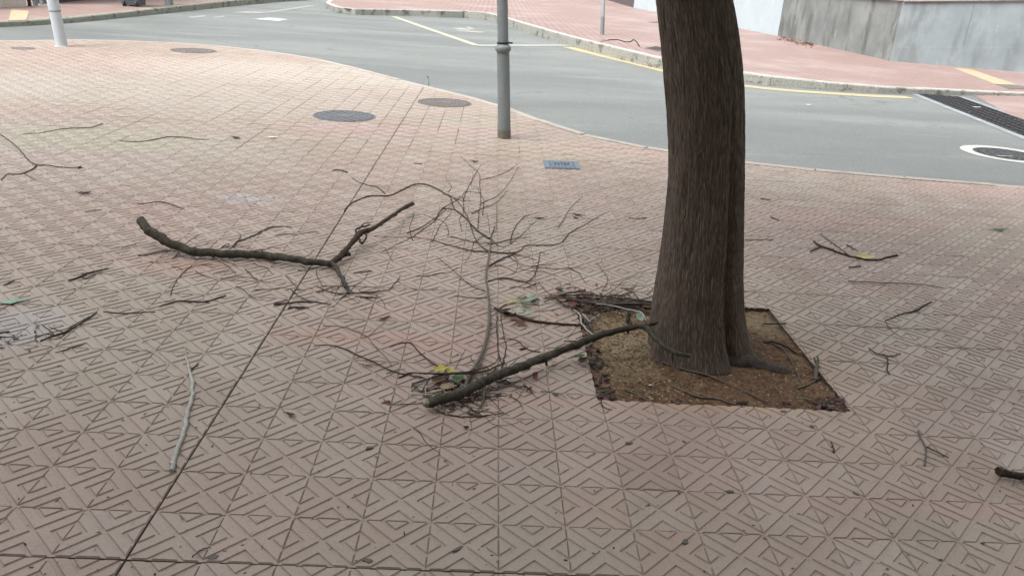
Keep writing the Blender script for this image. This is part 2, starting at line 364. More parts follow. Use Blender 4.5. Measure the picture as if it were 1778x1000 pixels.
for i in range(n-1):                       # bed sheet in strips from the kerb back behind the camera
    a, b = pl[i], pl[i+1]
    xs = [a[0], b[0]]
    for x in (PIT[0], PIT[1]):
        if a[0] < x < b[0]: xs.append(x)
    xs.sort()
    for xa, xb in zip(xs, xs[1:]):
        ya, yb = [a[1]+(b[1]-a[1])*(x-a[0])/(b[0]-a[0]) for x in (xa, xb)]
        if PIT[0]-1e-6 <= xa and xb <= PIT[1]+1e-6:
            bed.poly([(xa, YB, -.0085), (xb, YB, -.0085), (xb, PIT[2], -.0085), (xa, PIT[2], -.0085)])
            bed.poly([(xa, PIT[3], -.0085), (xb, PIT[3], -.0085), (xb, yb, -.0085), (xa, ya, -.0085)])
        else: bed.poly([(xa, YB, -.0085), (xb, YB, -.0085), (xb, yb, -.0085), (xa, ya, -.0085)])
pavement = tag(bed.build('pavement', M['bed']), kind='structure')

def tile_geom():
    v, f = [], []; g, a, b, c, e, d = .006, .040, .252, .184, .010, .0042
    g0 = .0022
    def add(vs, fs):
        n0 = len(v); v.extend(vs); f.extend(tuple(i+n0 for i in q) for q in fs)
    add([(g0, g0, -d), (1-g0, g0, -d), (1-g0, 1-g0, -d), (g0, 1-g0, -d), (g0, g0, -.02), (1-g0, g0, -.02), (1-g0, 1-g0, -.02), (g0, 1-g0, -.02)],
        [(0, 1, 2, 3), (4, 5, 1, 0), (5, 6, 2, 1), (6, 7, 3, 2), (7, 4, 0, 3)])
    r2 = math.sqrt(2)
    def chev(o, gg): A, B = a+o*r2, b+o*r2; return [(A+gg, gg), (.5, .5-A), (1-A-gg, gg), (.5+B-gg, gg), (.5, B), (.5-B+gg, gg)]
    def tri(o, gg): C = c-o*r2; return [(.5-C+gg, gg), (.5+C-gg, gg), (.5, C)]
    for k in range(4):
        def rot(p, z):
            x, y = p[0]-.5, p[1]-.5
            for _ in range(k): x, y = -y, x
            return (x+.5, y+.5, z)
        lo, hi = chev(0, g), chev(e, g+e)
        add([rot(p, -d) for p in lo]+[rot(p, 0) for p in hi], [(6, 7, 10, 11)[::-1], (7, 8, 9, 10)[::-1]]+[(i, i+6, (i+1) % 6+6, (i+1) % 6) for i in range(6)])
        lo, hi = tri(0, g), tri(e, g+e)
        add([rot(p, -d) for p in lo]+[rot(p, 0) for p in hi], [(3, 4, 5), (0, 1, 4, 3), (1, 2, 5, 4), (2, 0, 3, 5)])
    return np.array(v)*np.array([T, T, 1]), f
TV, TF = tile_geom()
tile_me = bpy.data.meshes.new('tile'); tile_me.from_pydata([tuple(p) for p in TV], [], TF)
tile_me.materials.append(M['tile'])
bm = bmesh.new(); bm.from_mesh(tile_me); bmesh.ops.recalc_face_normals(bm, faces=bm.faces); bm.to_mesh(tile_me); bm.free()
TV = np.array([tuple(p.co) for p in tile_me.vertices]); TF = [tuple(p.vertices) for p in tile_me.polygons]
def clipped(x, y, planes):
    b = bmesh.new(); b.from_mesh(tile_me)
    for co, no in planes:
        bmesh.ops.bisect_plane(b, geom=b.verts[:]+b.edges[:]+b.faces[:], plane_co=Vector((co[0]-x, co[1]-y, 0)), plane_no=Vector((no[0], no[1], 0)), clear_outer=True)
    me = bpy.data.meshes.new('tile'); b.to_mesh(me); b.free()
    if not me.materials: me.materials.append(M['tile'])
    return me if len(me.polygons) else None
tiles = []                                 # (area in view, x, y, mesh or None)
for j in range(-16, 72):
    for i in range(-58, 46):
        x, y = i*T, j*T; c = np.array([x+T/2, y+T/2])
        V = np.array([c[0], c[1], 0])-CAM; dep = V@FW
        if dep < .15:
            if not (-5 < c[0] < 5): continue
        else:
            u, v = proj((c[0], c[1], 0)); m = 1.3/dep*F_PX
            if u < -m or u > 1778+m or v > 1000+m*1.2: continue
        cor = [np.array([x+a, y+b]) for a, b in ((0, 0), (T, 0), (T, T), (0, T))]
        planes = []; corner = None
        s0, k0 = side(c)
        if s0 < -.16: continue
        if s0 < .16:
            sd = [side(q)[0] for q in cor]
            if max(sd) <= .012: continue
            if min(sd) < 0:
                d = INNER[k0+1]-INNER[k0]; nn = np.array([-d[1], d[0]])/np.linalg.norm(d); planes.append((INNER[k0]+nn*(-.003), nn))
        x0, x1, y0, y1 = PIT
        if x+T > x0 and x < x1 and y+T > y0 and y < y1:
            if x >= x0 and x+T <= x1 and y >= y0 and y+T <= y1: continue
            inx = x >= x0-.05 and x+T <= x1+.05; iny = y >= y0-.05 and y+T <= y1+.05
            cornx = (x < x0 < x+T) or (x < x1 < x+T); corny = (y < y0 < y+T) or (y < y1 < y+T)
            if cornx and corny:
                lower = y < y0; left = x < x0
                pieces = [clipped(x, y, [((x, y0), (0, 1))] if lower else [((x, y1), (0, -1))]),
                          clipped(x, y, ([((x, y0), (0, -1))] if lower else [((x, y1), (0, 1))])+([((x0, y), (1, 0))] if left else [((x1, y), (-1, 0))]))]
                b = bmesh.new()
                for pm in pieces:
                    if pm: b.from_mesh(pm)
                corner = bpy.data.meshes.new('tile'); b.to_mesh(corner); b.free(); corner.materials.append(M['tile'])
            elif not iny and y < y0: planes.append(((c[0], y0), (0, 1)))
            elif not iny and y+T > y1: planes.append(((c[0], y1), (0, -1)))
            elif x < x0: planes.append(((x0, c[1]), (1, 0)))
            elif x+T > x1: planes.append(((x1, c[1]), (-1, 0)))
            else: continue
        me = corner or (clipped(x, y, planes) if planes else tile_me)
        if me is None: continue
        area = 0
        if dep > .15:
            P = [proj((q[0], q[1], 0)) for q in cor]
            if any(0 < p[0] < 1778 and 0 < p[1] < 1000 for p in P):
                area = abs(sum(P[k][0]*P[(k+1) % 4][1]-P[(k+1) % 4][0]*P[k][1] for k in range(4)))/2
                if planes: area *= .6
        tiles.append((area, x, y, i, j, me))
tiles.sort(key=lambda q: -q[0])
def tile_scale(i, j):                      # the wide joints of two setting-out lines
    return (.972 if i == -6 else 1, .975 if j == -2 else 1)
sv, sf, off = [], [], 0
for q, (area, x, y, i, j, me) in enumerate(tiles):
    sx, sy = tile_scale(i, j)
    yo = T*(1-sy)
    if q < 300 and area > 0:
        o = bpy.data.objects.new('tile', me); COL.objects.link(o); o.parent = pavement
        o.location = (x, y+yo, random.uniform(-.0013, .0013)); o.scale = (sx, sy, 1)
        o.rotation_euler = (random.gauss(0, .0035), random.gauss(0, .0035), random.gauss(0, .0015))
    else:
        if me is tile_me: V, F = TV, TF
        else: V, F = np.array([tuple(p.co) for p in me.vertices]), [tuple(p.vertices) for p in me.polygons]
        z = rng.uniform(-.0012, .0012); tx, ty = rng.normal(0, .0035, 2)
        W = V*np.array([sx, sy, 1])+np.array([x, y+yo, z]); W[:, 2] += (V[:, 0]-.1)*ty+(V[:, 1]-.1)*tx
        sv.append(W); sf += [tuple(a+off for a in f) for f in F]; off += len(W)
me = bpy.data.meshes.new('tile_field'); me.from_pydata(np.concatenate(sv).tolist(), [], sf); me.materials.append(M['tile'])
o = bpy.data.objects.new('tile_field', me); COL.objects.link(o); o.parent = pavement; o['kind'] = 'stuff'
for c, e in [((-1.0028, 2.0, -.0066), (.0062, 12., .002)), ((0., -.3975, -.0062), (9., .0056, .002))]:
    mb = MB(); mb.box(c, e); mb.build('open_joint', M['openjoint'], pavement)
mo = MB(); mr = random.Random(5)
def moss_seg(xa, ya, xb, yb, w_):
    if side(np.array([xa, ya]))[0] < .03 or side(np.array([xb, yb]))[0] < .03: return
    d = np.array([xb-xa, yb-ya]); L = np.linalg.norm(d); nn = np.array([-d[1], d[0]])/L*w_/2; v = []; k = max(2, int(L/.06))
    for q in range(k+1):
        t = q/k; f = mr.uniform(.5, 1.3)*(1 if 0 < q < k else .2); c_ = np.array([xa, ya])+d*t
        v += [(*(c_+nn*f), -.0015), (*c_, .0012), (*(c_-nn*f), -.0015)]
    mo.add(v, [(3*q+a, 3*q+a+1, 3*q+a+4, 3*q+a+3) for q in range(k) for a in (0, 1)])
for i_ in (-20, -17, -14, -12, -11, -9, -8, -7, -6, -4, -3, -2, 0, 1, 2, 4):
    y_ = mr.uniform(4.2, 6.5)
    while y_ < 10.5:
        L_ = mr.uniform(.3, 1.6); moss_seg(i_*T, y_, i_*T, y_+L_, .013); y_ += L_+mr.uniform(.05, 1.2)
for j_ in range(24, 52):
    x_ = mr.uniform(-5, -2)
    while x_ < 1.5:
        L_ = mr.uniform(.2, .9); moss_seg(x_, j_*T, x_+L_, j_*T, .010); x_ += L_+mr.uniform(.2, 2.2)
o = mo.build('joint_moss', M['moss'], pavement); o['kind'] = 'stuff'
# mortar edge of the tree pit
x0, x1, y0, y1 = PIT
for c, e in [(((x0+x1)/2, y0-.012, -.035), (x1-x0+.048, .024, .050)), (((x0+x1)/2, y1+.012, -.035), (x1-x0+.048, .024, .050)), ((x0-.012, (y0+y1)/2, -.035), (.024, y1-y0, .044)), ((x1+.012, (y0+y1)/2, -.035), (.024, y1-y0, .044))]:
    mb = MB(); mb.box(c, e); mb.build('pit_edge', M['bed'], pavement)
# edge stones of the near pavement
def kerb_run(path, zt, zb, width, length, mats, parent, name='kerb_stone', inward=1, lip=.012, gap=.008):
    P = np.array([[p[0], p[1]] for p in path]); zt = np.asarray(zt, float)
    L = np.concatenate([[0], np.cumsum(np.linalg.norm(np.diff(P, axis=0), axis=1))])
    s = 0
    def at(t): return np.array([np.interp(t, L, P[:, 0]), np.interp(t, L, P[:, 1])]), float(np.interp(t, L, zt))
    while s < L[-1]-.1:
        e = min(s+length*random.uniform(.93, 1.07), L[-1]); (a, za), (b, zc) = at(s+gap/2), at(e-gap/2)
        d = (b-a)/np.linalg.norm(b-a); nn = np.array([d[1], -d[0]])*inward*width; l2 = nn/width*lip; dz = random.uniform(-.004, .004)
        v = [(*a, zb), (*b, zb), (*(b+nn), zb), (*(a+nn), zb), (*a, za-lip+dz), (*b, zc-lip+dz), (*(b+nn), zc+dz), (*(a+nn), za+dz), (*(a+l2), za+dz), (*(b+l2), zc+dz)]
        m = MB(); m.add(v, [(0, 1, 5, 4), (4, 5, 9, 8), (1, 2, 6, 9, 5), (3, 0, 4, 8, 7), (2, 3, 7, 6)], 0); m.add(v, [(8, 9, 6, 7)], 1)
        o = m.build(name, mats, parent)
        bm = bmesh.new(); bm.from_mesh(o.data); bmesh.ops.remove_doubles(bm, verts=bm.verts, dist=1e-5); bmesh.ops.recalc_face_normals(bm, faces=bm.faces); bm.to_mesh(o.data); bm.free()
        s = e
sel = [k for k, p in enumerate(EDGE) if -13 < p[0] < 9]
EP = EDGE[sel]
kerb_run(EP, [.002]*len(EP), ZR-.05, KW, .8, [M['kerb_near'], M['kerb_near']], pavement, 'edge_stone')

# ------------------------------------------------------------------ far pavements with kerbs
def raised_line(bot, top):                 # kerb foot on the road, and the height its top line reaches
    P, Z = [], []
    for b, t in zip(bot, top):
        p = px(*b, z=ZR); lo, hi = ZR, ZR+.6
        for _ in range(40):
            mid = (lo+hi)/2
            if proj((p[0], p[1], mid))[1] > t: lo = mid
            else: hi = mid
        P.append(p[:2]); Z.append(lo)
    return P, Z
RB = [(574, 19), (586, 23), (604, 25.5), (640, 26.5), (700, 28), (770, 31), (826, 32.5), (850, 37), (900, 53), (960, 72), (1030, 92), (1090, 107.5), (1150, 122), (1215, 134), (1290, 144.5), (1360, 151.5), (1430, 157), (1530, 163), (1600, 165), (1680, 166)]
RTp = [9, 13, 16, 16.5, 17.5, 19.5, 20.5, 24, 38.5, 56, 74.5, 89, 103, 114.5, 127.5, 136, 143, 151, 154.5, 158.5]
rp, rz = raised_line(RB, RTp)
rp = [rp[0]+np.array([-.8, 4.]), rp[0]+np.array([-.5, 1.6])]+rp; rz = [rz[0], rz[0]]+rz
# dropped kerb carries on to the right
end = px(1900, 170, ZR)[:2]; rp.append(end); rz.append(ZR+.03)
rs = smooth_line([np.array([p[0], p[1], z]) for p, z in zip(rp, rz)], 5)
WALL_PX = [(1050, 0), (1100, 14), (1285, 50.5), (1350, 63), (1545, 106), (1778, 126)]
WZ = [.13, .12, .10, .09, .07, .05]
wb = [px(*p, z=z) for p, z in zip(WALL_PX, WZ)]
wdir = (wb[-1]-wb[-2])/np.linalg.norm(wb[-1]-wb[-2])
wb_end = wb[-1]+wdir*6; wb_far = wb[0]+(wb[0]-wb[1])*.9
surf = MB()
kin = offset(np.array([[p[0], p[1]] for p in rs]), -.15)       # behind the kerb stones
far_line = [np.array([-3., 75., .3])]+[wb_far]+wb+[wb_end]
fl = smooth_line([far_line[0], far_line[1]], 12)[:-1]
FLx = np.array(fl+[np.array(p) for p in far_line[1:]])
Lk = np.concatenate([[0], np.cumsum(np.linalg.norm(np.diff(kin, axis=0), axis=1))]); Lf = np.concatenate([[0], np.cumsum(np.linalg.norm(np.diff(FLx[:, :2], axis=0), axis=1))])
NN = 160; vs, fs = [], []
# pair kerb points with points of the wall line by travel across the picture
ku = np.array([proj((p[0], p[1], 0))[0] for p in kin])
for a in range(len(kin)):
    k = np.array([kin[a][0], kin[a][1], rs[a][2]])
    s = a/(len(kin)-1); d = np.interp(max(0, (s-.28)/.72)**1.1, np.linspace(0, 1, len(FLx)), np.arange(len(FLx)))
    q = FLx[int(d)]*(1-d % 1)+FLx[min(int(d)+1, len(FLx)-1)]*(d % 1)
    q = q+(q-k)/np.linalg.norm(q-k)*.4
    for t in np.linspace(0, 1, 12): vs.append(k*(1-t)+q*t)
for a in range(len(kin)-1):
    for t in range(11): fs.append((a*12+t, a*12+t+1, (a+1)*12+t+1, (a+1)*12+t))
surf.add(vs, fs)
farpave = tag(surf.build('pavement_opposite', M['red'], smooth=True), kind='structure')
bm = bmesh.new(); bm.from_mesh(farpave.data); bmesh.ops.recalc_face_normals(bm, faces=bm.faces)
if sum(f.normal.z for f in bm.faces) < 0: bmesh.ops.reverse_faces(bm, faces=bm.faces)
bm.to_mesh(farpave.data); bm.free()
kerb_run([(p[0], p[1]) for p in rs], [p[2]+.004 for p in rs], ZR-.05, .16, 1.0, [M['kerb'], M['kerb_top']], farpave, inward=-1, lip=.02)

LB = [(-200, 58), (0, 47.5), (100, 42.5), (200, 33), (300, 22.5), (380, 14), (440, 8), (500, 3)]
LT = [48, 38, 33.5, 23.5, 12.5, 4, -1, -5]
lp, lz = raised_line(LB, LT)
lp.append(lp[-1]+(lp[-1]-lp[-2])*1.2+np.array([.3, 0])); lz.append(lz[-1])
ls = smooth_line([np.array([p[0], p[1], z]) for p, z in zip(lp, lz)], 6)
mb = MB(); kin = offset(np.array([[p[0], p[1]] for p in ls]), -.17)
vs = []; fs = []
for p, q in zip(kin, ls):
    vs += [(p[0], p[1], q[2]), (p[0]-7, p[1]+2.0, q[2]), (p[0]-30, p[1]+6, q[2])]
for a in range(len(ls)-1): fs += [(a*3, a*3+3, a*3+4, a*3+1), (a*3+1, a*3+4, a*3+5, a*3+2)]
mb.add(vs, fs); leftpave = tag(mb.build('pavement_across', M['red']), kind='structure')
bm = bmesh.new(); bm.from_mesh(leftpave.data); bmesh.ops.recalc_face_normals(bm, faces=bm.faces)
if sum(f.normal.z for f in bm.faces) < 0: bmesh.ops.reverse_faces(bm, faces=bm.faces)
bm.to_mesh(leftpave.data); bm.free()
kerb_run([(p[0], p[1]) for p in ls], [p[2]+.004 for p in ls], ZR-.05, .18, 1.0, [M['kerb_moss'], M['kerb_moss']], leftpave, inward=-1, lip=.02)
# the pavement closing the view up the street
mb = MB(); a, b = px(470, 1.5, ZR), px(640, 3, ZR)
mb.box(((a[0]+b[0])/2, 33.5+6, ZR+.07), (16, 8, .14), 0, -.05, .01)
tag(mb.build('pavement_far', M['red']), kind='structure')

# ------------------------------------------------------------------ road markings (thin paint on the road)
def paint_line(name, pts, wid, mat, z=ZR+.004, n=4):
    P = np.array(smooth_line([px(x, y, z)[:2] for x, y in pts], n)) if len(pts) > 2 else np.array([px(x, y, z)[:2] for x, y in pts])
    t = np.gradient(P, axis=0); t /= np.linalg.norm(t, axis=1)[:, None]; nn = np.stack([-t[:, 1], t[:, 0]], 1)*wid/2
    m = MB(); vs = []
    for p, q in zip(P, nn): vs += [(*(p+q), z), (*(p-q), z)]
    m.add(vs, [(2*i+1, 2*i+3, 2*i+2, 2*i) for i in range(len(P)-1)])
    return m.build(name, mat)
def quad_mark(name, pts, mat, z=ZR+.004):
    m = MB(); m.poly([px(x, y, z) for x, y in pts]); return m.build(name, mat)
tag(paint_line('yellow_kerb_line', [(985, 82), (1040, 96), (1100, 110), (1150, 122.5), (1215, 137), (1290, 149), (1360, 156.5), (1430, 161.5), (1510, 166.5), (1580, 169.5)], .30, M['yellow']), kind='structure')
tag(paint_line('parking_line', [(683, 29), (756, 54.5), (829, 79.6)], .2, M['cream'], n=2), kind='structure')
tag(paint_line('parking_line', [(826, 79.3), (905, 79.3), (984, 79.0)], .36, M['white_worn'], z=ZR+.005, n=2), kind='structure')
tag(quad_mark('road_dash', [(438, 33.5), (468, 31), (501, 34), (484, 37.2)], M['white']), kind='structure')
tag(quad_mark('road_dash', [(326, 30), (355, 27), (359, 29), (334, 31.3)], M['white_worn']), kind='structure')
tag(quad_mark('road_dash', [(369, 30.5), (388, 28), (392, 29.5), (374, 31.5)], M['white_worn']), kind='structure')
tag(quad_mark('road_dash', [(402, 22.5), (425, 20.2), (466, 21.6), (455, 23.4)], M['white_worn']), kind='structure')
tag(quad_mark('road_dash', [(455, 22.6), (468, 22.4), (548, 10.5), (538, 10)], M['white_worn'], z=ZR+.005), kind='structure')
for q in ([(783, 49.5), (800, 48.5), (822, 52), (808, 53)], [(808, 47), (815, 46.8), (826, 51.5), (818, 52)], [(800, 55), (812, 53.5), (842, 56), (836, 57.5)], [(790, 51.5), (806, 53.8), (802, 55.2), (792, 53)]):
    tag(quad_mark('parking_symbol_stroke', q, M['white_worn']), kind='structure')

# ------------------------------------------------------------------ drain, driveway and covers on the road
mb = MB(); z = ZR+.006
mb.poly([px(*p, z=z) for p in [(1690, 166), (1800, 166), (1990, 236), (1860, 244), (1778, 214), (1745, 195)]])
tag(mb.build('driveway', M['red']), kind='structure')
A0, A1 = px(1601, 168, ZR)[:2], px(1655, 165.5, ZR)[:2]; B0, B1 = px(1800, 249, ZR)[:2], px(1800, 216, ZR)[:2]
ax = ((B0-A0)+(B1-A1))/2; LEN = np.linalg.norm(ax)*1.35; ax /= np.linalg.norm(ax); nx = np.array([-ax[1], ax[0]])
ctr0 = (A0+A1)/2; WID = abs((A1-A0)@nx)
WID = max(.35, min(WID, .7))
def dp(s, t, z): p = ctr0+ax*s+nx*t; return (float(p[0]), float(p[1]), z)
dr = tag(empty('drain_channel', dp(0, 0, ZR)), 'dark slotted drain channel running from kerb across the road at right', 'drain')
mb = MB()
for t in (-WID/2-.13, WID/2+.0):
    mb.add([dp(-.1, t, ZR+.005), dp(LEN, t, ZR+.005), dp(LEN, t+.13, ZR+.005), dp(-.1, t+.13, ZR+.005)], [(0, 1, 2, 3)])
mb.build('concrete_strip', M['wetconc'], dr)
mb = MB(); mb.add([dp(0, -WID/2, ZR+.003), dp(LEN, -WID/2, ZR+.003), dp(LEN, WID/2, ZR+.003), dp(0, WID/2, ZR+.003)], [(0, 1, 2, 3)]); mb.build('trough', M['trough'], dr)
ang = math.atan2(ax[1], ax[0])
for t in np.linspace(-WID/2+.015, WID/2-.015, 6):
    mb = MB(); mb.box(dp(LEN/2, t, ZR+.010), (LEN, .02, .016), 0, ang); mb.build('bar', M['iron_dark'], dr)
nb = int(LEN/.14)
for k in range(nb):
    mb = MB(); mb.box(dp((k+.5)*LEN/nb, 0, ZR+.0115), (.026, WID, .016), 0, ang); mb.build('slat', M['iron_dark'], dr)

def cover(name, label, cx, cy, r, z, mat, ribs=True, group=None, rim=None, rings=3):
    e = tag(empty(name, (cx, cy, z)), label, 'manhole', group)
    m = MB(); m.lathe([(r, -.02), (r, .003), (r-.012, .005), (r-.02, .005), (r-.022, .001), (r-.03, .001)], (cx, cy, z), 40); m.build('frame', rim or mat, e)
    m = MB(); m.lathe([(r-.031, -.02), (r-.031, .004), (r-.034, .005)], (cx, cy, z), 40); m.build('lid', mat, e)
    if ribs:
        m = MB()
        for q in range(1, rings+1):
            rr = (r-.05)*q/(rings+.4)+.03
            nn = max(8, int(rr*75))
            for k in range(nn):
                t = 2*math.pi*(k+.5*(q % 2))/nn
                m.box((cx+rr*math.cos(t), cy+rr*math.sin(t), z+.0068), (.026, .036, .004), 0, t)
        m.build('studs', mat, e)['kind'] = 'stuff'
        m = MB(); m.lathe([(.085, 0), (.085, .0075), (.078, .0085)], (cx, cy, z), 20); m.build('boss', mat if mat is M['iron_dark'] else M['iron'], e)
    return e
def g(x, y, z=0): p = px(x, y, z); return float(p[0]), float(p[1])
c = g(598, 202); cover('manhole_cover', 'round blue-grey iron manhole cover left of the lamp post, nearer one', c[0], c[1], .325, .001, M['iron'], rings=5)
c = g(772, 178.6); cover('manhole_cover', 'round brownish iron manhole cover next to the pavement edge, beside the lamp post', c[0], c[1], .325, .001, M['iron_warm'], rings=5)
c = g(336, 88.6); cover('manhole_cover', 'round weathered manhole cover by the pavement edge at upper left', c[0], c[1], .36, .001, M['iron_warm'])
c = g(40, 84.5); cover('manhole_cover', 'small dark round cover at far left by the leaning pale pole', c[0], c[1], .16, .001, M['iron_warm'], False)
RC = (5.90, 6.80)
e = cover('manhole_cover', 'dark round manhole cover inside a white painted ring on the road', RC[0], RC[1], .35, ZR+.002, M['iron_dark'])
m = MB(); ns = 56
m.add([(RC[0]+r*math.cos(2*math.pi*k/ns)*1, RC[1]+r*math.sin(2*math.pi*k/ns), ZR+.005) for r in (.355, .49) for k in range(ns)], [(k, k+ns, (k+1) % ns+ns, (k+1) % ns) for k in range(ns)])
o = m.build('painted_ring', M['white'], e)
m = MB(); p = g(1745, 272.5, ZR); m.box((p[0], p[1], ZR+.010), (.19, .028, .004), 0, .12); m.build('lid_mark', M['white_worn'], e)
def hatch(name, label, corners, z, mat, cat='hatch', marks=True):
    P = [px(*c, z=z) for c in corners]; ce = sum(P)/4
    e = tag(empty(name, ce), label, cat)
    m = MB(); m.prism([(p[0], p[1]) for p in P], z-.02, z+.004); m.build('frame', mat, e)
    m = MB(); m.prism([tuple((ce+(p-ce)*.9)[:2]) for p in P], z-.01, z+.007); m.build('lid', mat, e)
    if marks:
        m = MB(); ux, uy = (P[1]-P[0])[:2]*.11, (P[3]-P[0])[:2]*.11
        for a in range(-3, 4):
            for b in range(-2, 3):
                if b == 0 and abs(a) < 3: continue
                q = ce[:2]+ux*a+uy*b*1.3; m.box((q[0], q[1], z+.0085), (.022, .012, .003), 0, .3*((a+b) % 2))
        m.build('studs', mat, e)['kind'] = 'stuff'
        m = MB()
        for k in range(5): q = ce[:2]+ux*(k-2)*.8; m.box((q[0], q[1], z+.0095), (.013, .04 if k % 2 else .03, .005), 0, (k-2)*.12)
        m.build('raised_mark', M['iron_dark'], e)
    return e
hatch('utility_hatch', 'blue-grey rectangular iron utility hatch set in tiles right of lamp post', [(942, 278.5), (1003, 281), (1009, 294.5), (947, 292.5)][::-1], .001, M['blueiron'])
zf = .05
def ZF(x, y):                              # height of the far pavement along a view ray
    d = ray(x, y); dg = bpy.context.evaluated_depsgraph_get()
    hit, loc, *_ = farpave.evaluated_get(dg).ray_cast(Vector(CAM), Vector(d).normalized())
    return np.array(loc) if hit else px(x, y, .06)
bpy.context.view_layer.update()
def flat_on_far(name, label, cat, pts, mat, th=.008):
    P = [ZF(*p) for p in pts]; ce = sum(P)/len(P)
    e = tag(empty(name, ce), label, cat)
    m = MB(); n = len(P); m.add([p+np.array([0, 0, -.02]) for p in P]+[p+np.array([0, 0, th]) for p in P], [tuple(range(n, 2*n))]+[(i, (i+1) % n, (i+1) % n+n, i+n) for i in range(n)])
    return e, m, P, ce
for nm, lb, ct, pts, mt in [('utility_cover', 'small grey cover near the kerb below the thin grey pole', 'cover', [(1026, 71.5), (1042, 68.5), (1058, 71), (1044, 73)], M['iron_warm']),
                        ('utility_cover', 'small dark cover half hidden by left side of the trunk', 'cover', [(1124, 39), (1142, 37.5), (1150, 40), (1136, 41)], M['iron_warm']),
                        ('utility_cover', 'dark flat cover at end of yellow strip, right picture edge', 'cover', [(1728, 147), (1762, 148.3), (1800, 155), (1752, 155.6)], M['iron_warm'])]:
    e, m, P, ce = flat_on_far(nm, lb, ct, pts, mt); m.build('plate', mt, e)
    m = MB(); n = len(P); Q = [ce+(p-ce)*.72 for p in P]; m.add([q+np.array([0, 0, .010]) for q in Q], [tuple(range(n))]); m.build('lid', mt, e)
e, m, P, ce = flat_on_far('tactile_strip', 'yellow tactile paving strip leading to the kerb by concrete wall', 'paving strip', [(1655, 118.5), (1686, 121.5), (1768, 148.5), (1728, 147)], M['tactile'], .006); m.build('strip', M['tactile'], e)
# gully grate in the far kerb, left of the trunk
P = [ZF(*p) for p in [(1094, 90), (1140, 83), (1190, 92), (1150, 101)]]; ce = sum(P)/4
e = tag(empty('gully_grate', ce), 'dark gully grate behind the far kerb, left of the trunk', 'drain')
m = MB(); m.add([p+np.array([0, 0, .005]) for p in P], [(0, 1, 2, 3)]); m.build('trough', M['gasket'], e)
for k in range(9):
    t = (k+.5)/9; a = P[0]*(1-t)+P[1]*t; b = P[3]*(1-t)+P[2]*t
    m = MB(); m.tube([a+np.array([0, 0, .012]), b+np.array([0, 0, .012])], [.025]*2, 6); m.build('bar', M['iron_dark'], e)

# ------------------------------------------------------------------ walls at the right
def wall(name, label, a, b, h0, h1, thick, mat, splits=(), base=None, coping=None, zoff=-.25, cat='wall'):
    a = np.array(a); b = np.array(b); e = tag(empty(name, a), label, cat)
    d = (b-a)[:2]; L = np.linalg.norm(d); d /= L; nn = np.array([-d[1], d[0]])
    if (a[:2]-CAM[:2])@nn < 0: nn = -nn
    def P(s, t, z): q = a[:2]+d*s+nn*t; return (float(q[0]), float(q[1]), float(z))
    cuts = [0]+[s*L for s in splits]+[L]
    for i, (s0, s1) in enumerate(zip(cuts, cuts[1:])):
        H = lambda s: h0+(h1-h0)*s/L
        Z = lambda s: a[2]+(b[2]-a[2])*s/L
        s0 += .003*(i > 0); s1 -= .003*(i < len(cuts)-2); fr = random.uniform(0, .006)
        m = MB(); v = [P(s0, fr, Z(s0)+zoff), P(s1, fr, Z(s1)+zoff), P(s1, thick, Z(s1)+zoff), P(s0, thick, Z(s0)+zoff), P(s0, fr, H(s0)), P(s1, fr, H(s1)), P(s1, thick, H(s1)), P(s0, thick, H(s0))]
        m.add(v, [(0, 1, 5, 4), (1, 2, 6, 5), (2, 3, 7, 6), (3, 0, 4, 7), (4, 5, 6, 7), (3, 2, 1, 0)]); m.build('panel', mat, e)
    if base:
        zb = base; m = MB(); v = [P(0, -.018, a[2]-.25), P(L, -.018, b[2]-.25), P(L, .05, b[2]-.25), P(0, .05, a[2]-.25), P(0, -.018, zb[0]), P(L, -.018, zb[1]), P(L, .05, zb[1]), P(0, .05, zb[0])]
        m.add(v, [(0, 1, 5, 4), (1, 2, 6, 5), (2, 3, 7, 6), (3, 0, 4, 7), (4, 5, 6, 7)]); m.build('base_course', mat, e)
    if coping:
        m = MB(); v = [P(-.0, -.05, h0+.001), P(L, -.05, h1+.001), P(L, thick, h1+.001), P(0, thick, h0+.001), P(0, -.05, h0+.10), P(L, -.05, h1+.10), P(L, thick, h0*0+h1+.10), P(0, thick, h0+.10)]
        m.add(v, [(0, 1, 5, 4), (1, 2, 6, 5), (2, 3, 7, 6), (3, 0, 4, 7), (4, 5, 6, 7), (3, 2, 1, 0)]); m.build('coping', coping, e)
    return e
def height_at(P, ypx):
    lo, hi = 0, 6
    for _ in range(50):
        mid = (lo+hi)/2
        if proj((P[0], P[1], mid))[1] > ypx: lo = mid
        else: hi = mid
    return lo
wD = wb[3]; wE = wb[4]; wE2 = wb[4]+(wb[5]-wb[4])*.012
h0, h1 = height_at(wE, 3), height_at(wb[5], 1)
h2 = h1+(h1-h0)/np.linalg.norm(wb[5]-wE)*6
bz0, bz1 = height_at(wE, 83), height_at(wb[5], 82)
wall('concrete_wall', 'pale blue-grey concrete wall with a base course at the far right', wE, wb_end, h0, h2, .4, M['conc_light'], (.17, .40, .66), (bz0, bz1+(bz1-bz0)*2), M['pinkwall'])
hd = height_at(wE, 2.5); wall('stained_wall', 'dark water-stained concrete wall right of the trunk', wD, wE-(wE-wD)/np.linalg.norm(wE-wD)*.01, max(hd, height_at(wD, -12)), hd, .4, M['conc_dark'], (.30, .52, .80), None, M['pinkwall'])
wall('painted_wall', 'smooth pale blue-white painted wall directly behind the trunk', wb[1], wD-(wD-wb[1])/np.linalg.norm(wD-wb[1])*.02, 3.2, 3.2, .4, M['paintwall'], (.35, .7), None, None)
